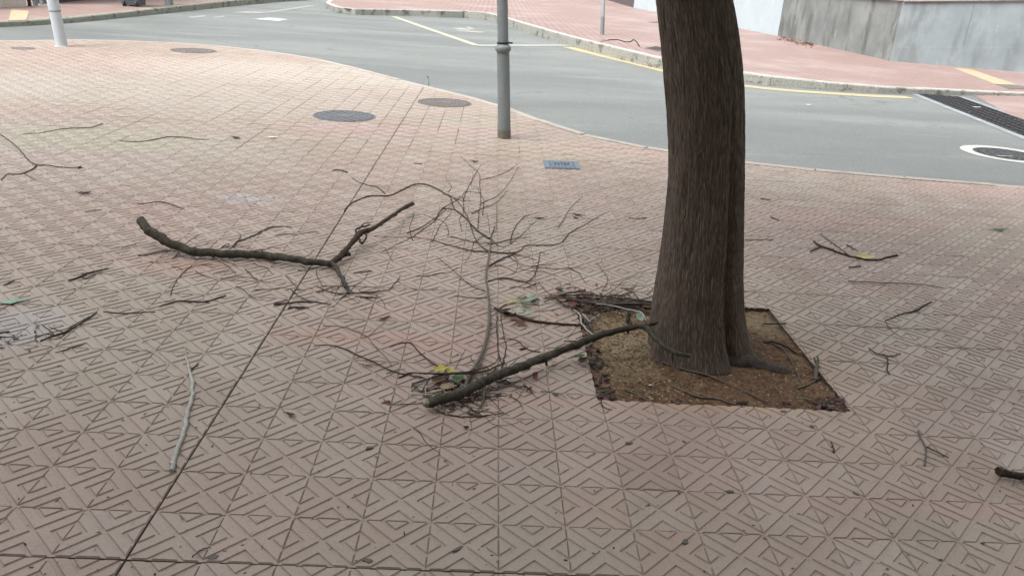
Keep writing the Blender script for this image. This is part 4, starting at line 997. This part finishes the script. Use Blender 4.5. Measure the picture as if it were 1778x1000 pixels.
TW = [  # label, main line, widths, material key, shoots
 ('long curved dark twig sweeping into the pile from the left', [(545, 600), (570, 599), (592, 603), (620, 616), (648, 628), (676, 642), (705, 650), (738, 656)], [2, 3.5, 3], 'twig', ()),
 ('thin grey-brown twig curving above the long dark twig left of pile', [(560, 566), (590, 566), (615, 574), (638, 585), (652, 602), (668, 618), (682, 636)], [1.6, 2.4, 2.2], 'twig_mid', (([(640, 583), (655, 570), (668, 560)], 1.5, 1.2),)),
 ('bent dark twig whose end lies beneath the yellow leaf', [(678, 602), (690, 597), (712, 595), (724, 607), (740, 622), (757, 634), (778, 645)], [3, 3.5, 3], 'twig', ()),
 ('dark horizontal twig crossing the pile just below the yellow leaf', [(694, 655), (712, 647), (740, 648, .03), (775, 649, .035), (805, 648, .04), (835, 646, .035), (858, 638, .03), (875, 630)], [4, 5, 3.5], 'branch_dark', (([(800, 648, .04), (830, 641, .035), (856, 632, .03), (868, 618)], 3.5, 2.5), ([(862, 640, .03), (852, 646), (846, 652)], 3, 2))),
 ('olive twig slanting under the yellow leaf towards the upright shoot', [(715, 666), (745, 657, .02), (775, 649, .03), (800, 647, .035), (832, 645, .03)], [3, 5, 5], 'branch', ()),
 ('thin upright twig with nodes beside the slender shoot', [(862, 548), (863, 575), (864, 600), (867, 618), (872, 632)], [2, 2.6, 2.2], 'twig', (([(869, 545), (872, 565), (876, 590), (879, 605), (875, 622), (870, 640)], 2, 2.6),)),
 ('red-brown twig with torn end right of the slender shoot', [(869, 588), (885, 588), (900, 592), (908, 600), (920, 608), (938, 611)], [2, 2.4, 3], 'twig_red', (([(912, 604), (903, 606)], 4, 3),)),
 ('reddish bowed twig lying lowest under the branch foot', [(757, 711), (775, 719), (795, 723), (825, 723), (850, 720), (875, 716)], [2.5, 3, 2], 'twig_red', ()),
 ('dark thin twig fanning out below the branch foot', [(790, 690), (805, 702), (818, 711), (828, 718)], [2.4, 2.4], 'twig', (([(828, 718), (838, 713), (850, 709)], 2, 1.5),)),
 ('pair of grey stalks hanging below the long branch', [(842, 672, .03), (840, 688, .02), (836, 702), (828, 716)], [5, 5, 3], 'twig_mid', (([(847, 672, .03), (844, 690), (838, 703)], 4, 3),)),
 ('pale bent twig left of the branch foot', [(713, 664), (712, 676), (716, 684), (728, 684), (745, 685), (770, 690)], [3, 2.4, 2.4], 'twig_grey', (([(739, 664), (739, 678), (739, 686)], 2.4, 2), ([(716, 684), (706, 692), (692, 702)], 2, 1.4))),
 ('straight reddish twig pointing left from the branch foot', [(672, 703), (690, 702), (715, 701), (735, 699)], [1.6, 2.4], 'twig_red', ()),
 ('short black twig piece right of the pile, under the long branch', [(862, 663), (875, 661), (887, 664)], [4, 3], 'twig', ()),
 ('dark red branchlet lying from leaf cluster into the pit', [(858, 535), (872, 541), (888, 546), (905, 551), (925, 557), (955, 561), (985, 563), (1005, 564), (1028, 560)], [5, 8, 7, 5.5, 5, 4], 'branch_dark', (([(866, 538), (872, 532), (880, 528)], 4, 2, M['twig_red']), ([(930, 541), (950, 539), (975, 534)], 1.6, 1, M['twig_red']))),
 ('thin bare stem crossing behind the green leaf cluster', [(935, 490), (948, 505), (962, 513), (985, 512)], [1.6, 2], 'twig', ()),
 ('long grey stick at the upper left pit corner, pointing up right', [(945, 524), (962, 516, .03), (980, 510, .04), (1000, 506, .05), (1017, 504, .05)], [3.5, 5, 5], 'twig_mid', ()),
 ('long thin twig along the back of the pit, uppermost', [(975, 513, .03), (1010, 512, .035), (1045, 514, .03), (1075, 518, .02), (1105, 521, .015), (1134, 525, .015)], [3, 3.4, 2], 'twig', ()),
 ('thick dark stick lying along the back edge of the pit', [(985, 519, .03), (1010, 524, .03), (1040, 528, .03), (1075, 528, .02), (1105, 528, .02), (1132, 529, .02)], [4, 6, 6, 5], 'twig', ()),
 ('grey curved twig running from pit back towards pale green leaf', [(1035, 528, .04), (1060, 530, .04), (1085, 536, .04), (1105, 540, .05), (1116, 545, .05), (1122, 556, .04)], [2.6, 3.2, 3.6], 'twig_grey', ()),
 ('forked pale grey twig at the left pit edge', [(997, 538, .02), (1008, 548, .015), (1009, 560, .01), (1022, 575, .01), (1040, 588, .02)], [3, 4, 3.4], 'twig_grey', (([(1012, 545, .01), (1020, 554, .01), (1027, 560, 0)], 3.4, 3), ([(1022, 558, .0), (1034, 550, .0), (1042, 545, 0)], 3, 2.4))),
 ('dark forked twig on the tiles just behind the pit', [(1077, 499), (1088, 502), (1098, 507), (1108, 517)], [2, 2.4], 'twig', (([(1085, 501), (1100, 501)], 3, 2),)),
 ('long thin grey twig curving across the front of the pit', [(1130, 624, .0), (1160, 632, .005), (1195, 643, .005), (1225, 650, .0), (1260, 664, -.01), (1300, 682, -.015), (1333, 700, -.012)], [3, 5, 5, 4], 'twig_mid', ()),
 ('second grey twig near the front edge of the pit', [(1165, 669, -.012), (1190, 680, -.012), (1210, 688, -.012), (1245, 692, -.012), (1268, 700, -.012), (1290, 706, -.012)], [4, 5, 4], 'twig_mid', ()),
 ('short stick beside the front left corner of the pit', [(1083, 676, -.015), (1105, 685, -.015), (1125, 696, -.012), (1135, 699, -.01)], [4, 4], 'twig_mid', ()),
 ('thin grey stick standing out near the pit front, right half', [(1345, 672, -.015), (1355, 684, -.015), (1361, 698, -.012), (1367, 706, -.010)], [4, 5, 3], 'twig_mid', ()),
 ('curved grey-brown twig crossing the right root', [(1335, 595, -.01), (1358, 605, .0), (1372, 622, .02), (1383, 645, .0), (1392, 667, -.015)], [3, 4, 4], 'twig_mid', ()),
 ('dark bowed stick over the right side of the pit', [(1325, 594, -.01), (1345, 594, .005), (1365, 602, .005), (1385, 615, -.01)], [4, 6, 4], 'twig', ()),
 ('upright grey stub with a bud at the right pit edge', [(1415, 660, -.01), (1417, 645, .0), (1419, 632, .01), (1413, 621, .02)], [8, 7, 5], 'twig_mid', (([(1418, 632, .01), (1421, 626, .02), (1419, 619, .025)], 5, 4, M['leaf_green']),)),
 ('grey twig lying at the foot of the stub, right pit edge', [(1378, 676, -.015), (1395, 671, -.015), (1410, 664, -.012), (1422, 655, -.01)], [4, 5, 4], 'twig_mid', ()),
 ('thin stick along the right back edge of the pit', [(1325, 563, .0), (1345, 562, .004), (1364, 561, .004)], [3, 3.6], 'twig', ()),
 ('small dark loop of twig hanging over front left corner', [(1041, 695, -.005), (1046, 703), (1052, 709), (1060, 710)], [3, 2], 'twig', ()),
 ('dark crooked stick beneath the cream leaf at right', [(1413, 419), (1425, 427), (1440, 432), (1452, 437), (1470, 443), (1487, 447), (1505, 451), (1525, 451), (1540, 447), (1558, 443)], [4, 5, 4.5, 4, 5], 'branch_dark', (([(1407, 436), (1416, 432), (1425, 428)], 3, 3.5), ([(1424, 407), (1440, 418), (1455, 429), (1470, 440)], 1.6, 1.8), ([(1470, 425), (1480, 430), (1490, 436)], 3, 2, M['leaf_dark']))),
 ('short dark splinter just below the crooked stick', [(1474, 464), (1485, 463), (1495, 462)], [2.5, 3], 'twig', ()),
 ('hair-thin long twig on the tiles below the crooked stick', [(1473, 487), (1482, 489), (1500, 489), (1535, 491), (1570, 492), (1605, 494), (1635, 500)], [2, 2, 1.2], 'twig', ()),
 ('knobbly dark twig with a thickened tip, right side', [(1537, 556), (1548, 552), (1562, 546), (1575, 543), (1590, 539), (1602, 532), (1617, 524)], [2, 3, 3, 6, 3], 'twig', (([(1537, 556), (1542, 566), (1552, 577), (1570, 588)], 1.8, 1.0),)),
 ('forked small twig with a dark foot right of the pit', [(1509, 604), (1521, 613), (1538, 618), (1541, 628), (1540, 640), (1544, 650)], [2.4, 3, 3.4], 'twig', (([(1538, 619), (1552, 617), (1564, 613)], 2.4, 1.6),)),
 ('forked grey twig on the tiles at lower right', [(1594, 748), (1600, 762), (1608, 778), (1607, 792), (1605, 808)], [4.5, 4, 4.5], 'twig_mid', (([(1608, 775), (1625, 783), (1647, 794)], 3.5, 2.5, M['twig']),)),
 ('short dark twig mark right below the pit', [(1443, 766), (1446, 775), (1449, 786)], [3, 4.5], 'twig', ()),
 ('thick black stick entering at the right picture edge', [(1733, 818, .02), (1750, 822, .02), (1775, 826, .02), (1815, 832, .02), (1870, 838, .02)], [15, 13, 13, 14], 'branch_dark', ()),
 ('thin twig on tiles right of the trunk, beside the bark', [(1293, 417), (1312, 416), (1342, 416)], [1.6, 1.8], 'twig', ()),
 ('dark sliver of wood right of trunk, near the road', [(1320, 345), (1328, 346), (1338, 348)], [2, 2], 'twig', ()),
 ('second dark sliver right of trunk, a little nearer', [(1338, 377), (1346, 380), (1353, 383)], [2.4, 1.8], 'twig', ()),
 ('short thin grey twig left of the trunk, well above branch', [(1091, 378), (1105, 379.5), (1122, 378)], [2, 2.4], 'twig_mid', ()),
 ('curved thin twig behind the thick broken branch', [(404, 429), (412, 420), (425, 415), (440, 409), (455, 401), (472, 395), (490, 393), (508, 395)], [3.6, 3, 1.6], 'twig', (([(382, 432), (391, 425), (398, 423)], 2, 1.6), ([(414, 417), (417, 408), (412, 402)], 1.2, .8))),
 ('thin twig sticking out left beneath the thick broken branch', [(240, 444), (258, 442), (280, 437), (302, 435), (325, 440)], [3.5, 2.6, 2], 'twig', (([(260, 455), (275, 456), (290, 455)], 2, 1.5),)),
 ('fine arched twig below the thick broken branch, left', [(370, 459), (350, 460), (335, 463), (322, 469), (310, 482), (301, 497), (297, 512)], [1.2, 1.8, 2.6], 'twig', (([(318, 470), (308, 464), (299, 463)], 1.4, 1.8), ([(350, 460), (362, 462), (375, 466)], 1, .8))),
 ('black crooked twig left of centre, below the arched twig', [(277, 532), (290, 528), (308, 523), (330, 523), (352, 524), (370, 520), (392, 513)], [3, 4, 3.6, 4], 'twig', (([(285, 524), (296, 522), (304, 519)], 2, 1.5), ([(355, 524), (365, 526)], 2.4, 1.5))),
 ('long dark twig lying along a tile joint, left side', [(180, 541), (200, 543), (225, 544), (248, 542), (270, 541)], [2.6, 2.6, 2.2], 'twig', ()),
 ('tangled dark twigs beside the pale stain at left', [(168, 543), (150, 555), (132, 566), (112, 577), (92, 583), (70, 592)], [3, 4, 6, 4], 'twig', (([(158, 549), (138, 559), (118, 570)], 2.4, 2.6), ([(95, 582), (85, 573), (72, 563)], 3, 2), ([(95, 582), (80, 580), (62, 587), (64, 594)], 3, 2), ([(110, 577), (98, 572), (86, 568)], 2.5, 1.6), ([(120, 574), (105, 586), (86, 590)], 2.6, 1.6))),
 ('short dark twig near the lower left of the tangled twigs', [(95, 612), (112, 608), (128, 603), (148, 596)], [1.6, 4, 1.6], 'twig', ()),
 ('black splinter at left picture edge inside the pale stain', [(-6, 579), (6, 577), (17, 575)], [4, 4], 'gasket', ()),
 ('second splinter at left picture edge, just below the first', [(-4, 584), (8, 585), (24, 586)], [3.5, 2], 'gasket', ()),
 ('shaggy clump of dark twigs left of the thick branch', [(118, 488), (135, 482), (150, 475), (170, 470), (189, 466)], [2.5, 5, 4, 2.5], 'twig', (([(138, 480), (150, 483), (165, 476), (180, 472)], 2.6, 1.6), ([(140, 481), (146, 474)], 3, 2))),
 ('small dark stick at the left edge above the pale leaf', [(6, 495), (16, 491), (26, 487)], [2, 4, 2], 'twig', ()),
 ('bleached grey stick lying on tiles at lower left', [(321, 600), (322, 614), (325, 628), (329, 645), (334, 660), (334, 676), (333, 690), (327, 712), (322, 734), (315, 760), (306, 786), (297, 818)], [2.4, 3, 6, 7.5, 8, 8, 8.5, 8.5, 9], 'twig_grey', (([(331, 643), (338, 637), (346, 632)], 4, 2, M['twig']), ([(330, 640), (327, 636)], 4, 2, M['twig']))),
 ('short pale twig left of the bleached grey stick', [(250, 602), (258, 608), (268, 613), (280, 622), (290, 630), (288, 638)], [2.4, 3.6, 3.4], 'twig_grey', (([(247, 595), (256, 591), (266, 588)], 1.5, 1.2, M['twig']),)),
 ('dark straight twig right below the thick broken branch', [(476, 528), (495, 527), (520, 524), (545, 524), (573, 528)], [4, 4, 2.4], 'twig', (([(505, 501), (515, 511), (530, 520), (545, 524)], 2.4, 1.8), ([(478, 526), (490, 524), (500, 520)], 2, 1.5))),
 ('pair of short dark splinters under the straight twig', [(500, 535), (515, 533), (535, 534)], [4, 3.4], 'twig', (([(502, 532), (520, 536), (530, 535)], 2, 2),)),
 ('long thin twig with upturned tip right of the fork', [(550, 497), (565, 504), (585, 509), (605, 509), (630, 508), (660, 505), (675, 503), (684, 494), (695, 480)], [1.6, 2.6, 2.4, 2.2], 'twig', (([(689, 489), (705, 495), (718, 502), (735, 503), (760, 502)], 1.6, 1), ([(560, 497), (590, 497), (620, 497), (660, 499)], 1.8, 1.2), ([(601, 498), (612, 507)], 1.5, 1.2))),
 ('short dark splinter in front of the fork tip', [(625, 516), (640, 516), (656, 517)], [3, 4, 2], 'twig', ()),
 ('thin twig piece between fork and slender shoot', [(614, 474), (630, 472), (645, 470)], [2, 2.6], 'twig', ()),
 ('thin wavering twig at far left running out of frame', [(-8, 229), (8, 239), (25, 251), (40, 267), (52, 281), (65, 287)], [2.2, 2.8], 'twig', (([(65, 287), (82, 287), (105, 290.5), (128, 291.5), (146, 291)], 2.6, 1.6), ([(65, 287), (56, 294), (40, 301), (26, 303), (12, 303), (2, 313)], 3.6, 2.4), ([(40, 300), (52, 308), (64, 313)], 2, 1), ([(136, 292), (140, 290)], 5, 4))),
 ('long thin twig on far tiles at upper left', [(40, 232), (65, 231.5), (85, 228), (110, 224), (140, 222.5), (160, 221), (178, 214.5)], [1.4, 2.2, 2.4], 'twig_mid', ()),
 ('thin gently waved twig right of the upper left twig', [(207, 244.5), (235, 246), (260, 244), (285, 239), (300, 237.5), (325, 239), (345, 242), (362, 243)], [2, 2.6, 1.4], 'twig_mid', ()),
 ('arched thin twig above the raised cut end', [(238, 354), (255, 353), (272, 350.5), (288, 352), (302, 357), (317, 362)], [2, 2.4, 2], 'twig', ()),
 ('faint short twig left of the raised cut end', [(147, 369), (160, 366), (177, 364)], [1.8, 2], 'twig_mid', ()),
 ('thin dark twig left of the raised end, near splinter', [(210, 430), (222, 427), (237, 423)], [1.6, 1.8], 'twig', ()),
 ('small curved twig up from the centre, behind arc', [(578, 296), (588, 295), (603, 299)], [2, 3], 'twig', ()),
 ('thin hooked twig above the centre arc of twigs', [(610, 308), (622, 316), (640, 322), (655, 325), (668, 336)], [1.4, 2, 2.4], 'twig', ()),
 ('short twig on the tiles at bottom left near joint', [(334, 966), (345, 957), (356, 951), (366, 950)], [3, 4, 2.4], 'twig', ()),
 ('tiny dark twig on tiles beside the road edge', [(719, 284), (733, 285)], [2, 2], 'twig', ()),
 ('thin drifting twig right of the slender shoot', [(1035, 455), (1045, 468), (1055, 485), (1048, 500), (1043, 510)], [1.2, 1.5], 'twig_mid', ()),
 ('thin red twig flat on the tiles near pit left edge', [(978, 592), (990, 593), (1002, 592)], [2.4, 3], 'twig_red', ()),
 ('fine winding twig on the far red pavement', [], [], 'twig', ()),
]
for lb, main, wd, mt, shs in TW:
    if not main: continue
    fine = wd[0] < 7 and max(wd) < 7
    branch('fallen_twig' if fine else 'fallen_branch', lb, main, wd, M[mt], shs, 3 if len(main) > 4 else 0, 6, 'twig' if fine else 'branch')
p = [ZF(x, y)+np.array([0, 0, .015]) for x, y in [(1056, 71), (1072, 70.5), (1085, 74), (1094, 74), (1100, 70.5), (1106, 75), (1110, 82)]]
mb = MB(); L = smooth_line(p, 5); mb.tube(L, [mpp(q)*.8 for q in L], 5); tag(mb.build('fallen_twig', M['twig'], None, True, loc=p[0]), 'thin winding twig on the opposite pavement near the gully', 'twig')

# ------------------------------------------------------------------ single leaves, scraps, gum spots
def leaf(label, x, y, L, W, rot, mat, curl=.25, z=.004, name='fallen_leaf', lobes=0, tilt=0., cat='leaf', group=None):
    p = px(x, y, z); n = 9; vs, fs = [], []
    for i in range(n+1):
        t = i/n; w_ = W/2*(math.sin(math.pi*min(1, t*.98+.01))**.75)*(1-.25*t)
        if lobes: w_ *= 1+.35*math.sin(t*lobes*2*math.pi+1)+.2*mnoise.noise((t*9, rot, 2))
        X = (t-.5)*L; zc_ = curl*L*((t-.45)**2)
        for s in (-1, -.5, 0, .5, 1): vs.append((X, s*w_, zc_+abs(s)*w_*curl*.9+.004*mnoise.noise((X*60, s*3, rot))))
    for i in range(n):
        for k in range(4): fs.append((i*5+k, (i+1)*5+k, (i+1)*5+k+1, i*5+k+1))
    q = Matrix.Rotation(rot, 4, 'Z')@Matrix.Rotation(tilt, 4, 'X')
    vs = [tuple(Vector(p)+q@Vector(v)) for v in vs]
    zm = min(v[2] for v in vs); vs = [(v[0], v[1], v[2]-zm+max(z-.003, .0008) if z < .01 else v[2]) for v in vs]
    m = MB(); m.add(vs, fs)
    a = q@Vector((-L*.5, 0, 0))+Vector(p); m.tube([a+Vector((0, 0, .002)), a+q@Vector((-L*.25, 0, .0))+Vector((0, 0, .002))], [.0016, .0012], 5)
    return tag(m.build(name, M[mat], None, True, loc=p), label, cat, group)
leaf('pale mint green leaf lying at the left edge', 27, 523, .12, .05, .55, 'leaf_pale', .18, lobes=1)
leaf('bright yellow leaf on top of the twig pile', 766, 642, .065, .055, .3, 'leaf_yellow', .4, .025, lobes=2)
leaf('small yellow-green leaf touching the bright yellow leaf', 781, 643, .06, .04, -.6, 'leaf_yellow', .3, .022)
leaf('large dark green leaf inside the twig pile', 795, 657, .085, .05, 1.3, 'leaf_green', .3, .012)
leaf('grey-green leaf standing in the twig pile', 790, 664, .07, .04, 2.2, 'leaf_pale', .5, .02, tilt=.9)
leaf('brown curled leaf under the yellow leaf', 762, 660, .07, .05, .9, 'leaf_brown', .4, .010)
leaf('tan leaf lying by the branch foot', 778, 672, .07, .05, .2, 'leaf_tan', .35)
leaf('pale leaf, upper one of the cluster by the red branchlet', 924, 517, .05, .032, .6, 'leaf_pale', .35, .03, tilt=.3)
leaf('dark green leaf, topmost of the leaf cluster', 908, 519, .06, .035, .25, 'leaf_green', .3, .018)
leaf('yellow-green small leaf, leftmost of the leaf cluster', 890, 523, .05, .03, .1, 'leaf_yellow', .3, .012)
leaf('pale green leaf in the cluster, lower left', 901, 541, .055, .04, -.4, 'leaf_pale', .3, .025)
leaf('pale green leaf in the cluster, lower right', 917, 544, .06, .035, .3, 'leaf_pale', .25, .022)
leaf('dark brown leaf on the red branchlet, left end', 876, 541, .07, .035, .5, 'leaf_dark', .5, .02)
leaf('red-brown leaf below the leaf cluster', 905, 561, .065, .035, .5, 'leaf_red', .45, .008)
leaf('dark leaf next to the red-brown leaf below cluster', 893, 553, .06, .03, -.3, 'leaf_brown', .4, .008)
leaf('dark green leaf on the right of the leaf cluster', 927, 524, .06, .035, 1.0, 'leaf_green', .4, .012)
leaf('dark leaf between the upper and lower cluster leaves', 912, 530, .055, .03, -.5, 'leaf_green', .4, .010)
leaf('small pale leaf under the upper cluster leaves', 918, 524, .04, .025, .2, 'leaf_pale', .4, .014)
leaf('mint green leaf beside the trunk above the long branch', 1110, 551, .06, .05, .9, 'leaf_pale', .3, .05, tilt=.6)
leaf('dark red pointed leaf standing right of the pile', 927, 653, .06, .03, 1.25, 'leaf_red', .5, .012, tilt=.8)
leaf('cream yellow leaf caught on the crooked stick', 1502, 446, .13, .055, .05, 'leaf_cream', .3, .012, tilt=.3)
leaf('thin dark seed pod or leaf, left of the trunk', 937, 379, .095, .026, .05, 'leaf_dark', .4)
leaf('dark curled leaf, upper half of tiles left of trunk', 1005, 374, .09, .03, -.3, 'leaf_dark', .5)
leaf('dark tiny leaf beside the curled leaf left of trunk', 1000, 378, .06, .02, -1.0, 'leaf_dark', .5)
leaf('small green tuft on tiles near the right edge', 1736, 399, .13, .04, .1, 'leaf_green', .3)
leaf('dark curled leaf scrap at centre left of tiles', 505, 720, .045, .018, -.4, 'leaf_dark', .7)
leaf('dark red curled leaf above the long curved twig', 668, 553, .055, .022, .6, 'leaf_red', .7)
leaf('dark scrap on tiles below the curled red leaf', 640, 634, .055, .014, .0, 'leaf_brown', .4)
leaf('pale reddish scrap left of the branch foot', 671, 698, .03, .025, .5, 'leaf_red', .3)
leaf('dark leaf speck near the road edge, top centre', 825, 281, .07, .035, .0, 'leaf_dark', .5)
leaf('dark leaf scrap at left, upper half of tiles', 147, 336, .085, .045, .3, 'leaf_dark', .5)
leaf('dark leaf scrap by the waved twig, upper left', 410, 240, .10, .05, -.4, 'leaf_dark', .5)
leaf('small white paper scrap on far tiles, upper left', 473, 239, .09, .05, .1, 'paper', .3, name='paper_scrap', cat='paper')
leaf('white scrap on the soil near the pit front', 1128, 676, .018, .012, .3, 'paper', .2, -.018, name='paper_scrap', cat='paper')
leaf('pale leaf scrap right of the long branch', 962, 630, .035, .028, 1.2, 'leaf_tan', .4)
leaf('white speck of paper on the road right of trunk', 1402, 194, .08, .05, .1, 'paper', .2, ZR+.006, name='paper_scrap', cat='paper')
leaf('white scrap lying on the drain slats', 1693, 195, .16, .05, .1, 'paper', .2, ZR+.03, name='paper_scrap', cat='paper')
leaf('brown leaf lying flat, left corner of the pit', 1017, 553, .07, .04, .2, 'leaf_brown', .3, -.005)
leaf('reddish leaf curled on the tiles beside pit corner', 994, 529, .075, .04, 1.0, 'leaf_red', .4, .02)
leaf('dark leaf clump at left pit edge near branch', 1012, 628, .06, .045, 1.0, 'leaf_dark', .6, .012)
leaf('grey-green leaf stuck at left pit edge below branch', 1006, 620, .05, .03, .3, 'leaf_green', .5, .012)
def gum(label, x, y, L, W, rot, k):
    p = px(x, y, 0); ns = 12; r_ = random.Random(k); m = MB(); pts = []
    for q in range(ns):
        t = 2*math.pi*q/ns; f = r_.uniform(.75, 1.15); X, Y = L/2*f*math.cos(t), W/2*f*math.sin(t)
        pts.append((p[0]+X*math.cos(rot)-Y*math.sin(rot), p[1]+X*math.sin(rot)+Y*math.cos(rot)))
    m.prism(pts, -.001, .0022); tag(m.build('gum_spot', M['gum'], loc=p), label, 'gum spot')
for k, (lb, x, y, L, W, r_) in enumerate([('flattened grey gum spot beside the short bottom left twig', 370, 967, .028, .018, .3), ('flattened grey gum spot at bottom, left of centre', 638, 973, .030, .016, -.3), ('dark gum streak at bottom centre', 794, 953, .034, .010, .7),
        ('grey gum spot on the tiles below the branch foot', 642, 777, .032, .014, .4), ('round gum spot just before the pit front edge', 1361, 714, .026, .017, 0), ('gum spot right of the one at pit front', 1410, 740, .020, .015, -.4),
        ('dark gum streak below the pit, left side', 1092, 769, .028, .016, .1), ('dark gum streak right of the streak below pit', 1188, 767, .022, .012, -.8), ('gum spot on joint below the pit', 1268, 853, .028, .014, .0),
        ('dark gum smear above the pit front left of branch', 966, 685, .026, .014, -.5), ('gum streak on tiles at lower right', 1486, 857, .022, .012, -.8), ('blurred gum mark at bottom right half', 1190, 940, .026, .016, .8)]):
    gum(lb, x, y, L, W, r_, k)

p = px(744, 150, 0.); m = MB(); q = Vector(p); m.tube([q, q+Vector((.005, 0, .06)), q+Vector((0, .01, .10)), q+Vector((-.01, .0, .125))], [.004, .0035, .003, .002], 5); m.tube([q+Vector((0, .01, .10)), q+Vector((-.015, 0, .128)), q+Vector((-.03, 0, .12))], [.004, .008, .003], 5)
tag(m.build('weed', M['leaf_green'], loc=p), 'single thin weed sprouting from the pavement edge beside the road', 'plant')
# ------------------------------------------------------------------ unseen building added behind the viewpoint to shade the near tiles
bd = tag(empty('added_shade_building', (0, -6, 0)), 'unseen tall grey building added behind the viewpoint to shade the near tiles', 'building')
FY, FH = -2.9, 15.
m = MB(); m.box((0, FY-3, FH/2-.1), (44, 6, FH)); m.build('wall', M['facade'], bd)
m = MB(); m.box((0, FY-2.9, FH+.05), (44.6, 6.6, .25)); m.build('cornice', M['facade'], bd)
for x in range(-18, 19, 4):
    for z in (1.6, 4.8, 8.0, 11.2):
        m = MB(); m.box((x, FY-.0, z), (1.4, .06, 1.6)); o = m.build('window', M['glass'], bd)
        m = MB(); m.box((x, FY+.05, z-.86), (1.6, .16, .08)); m.build('sill', M['facade'], bd)
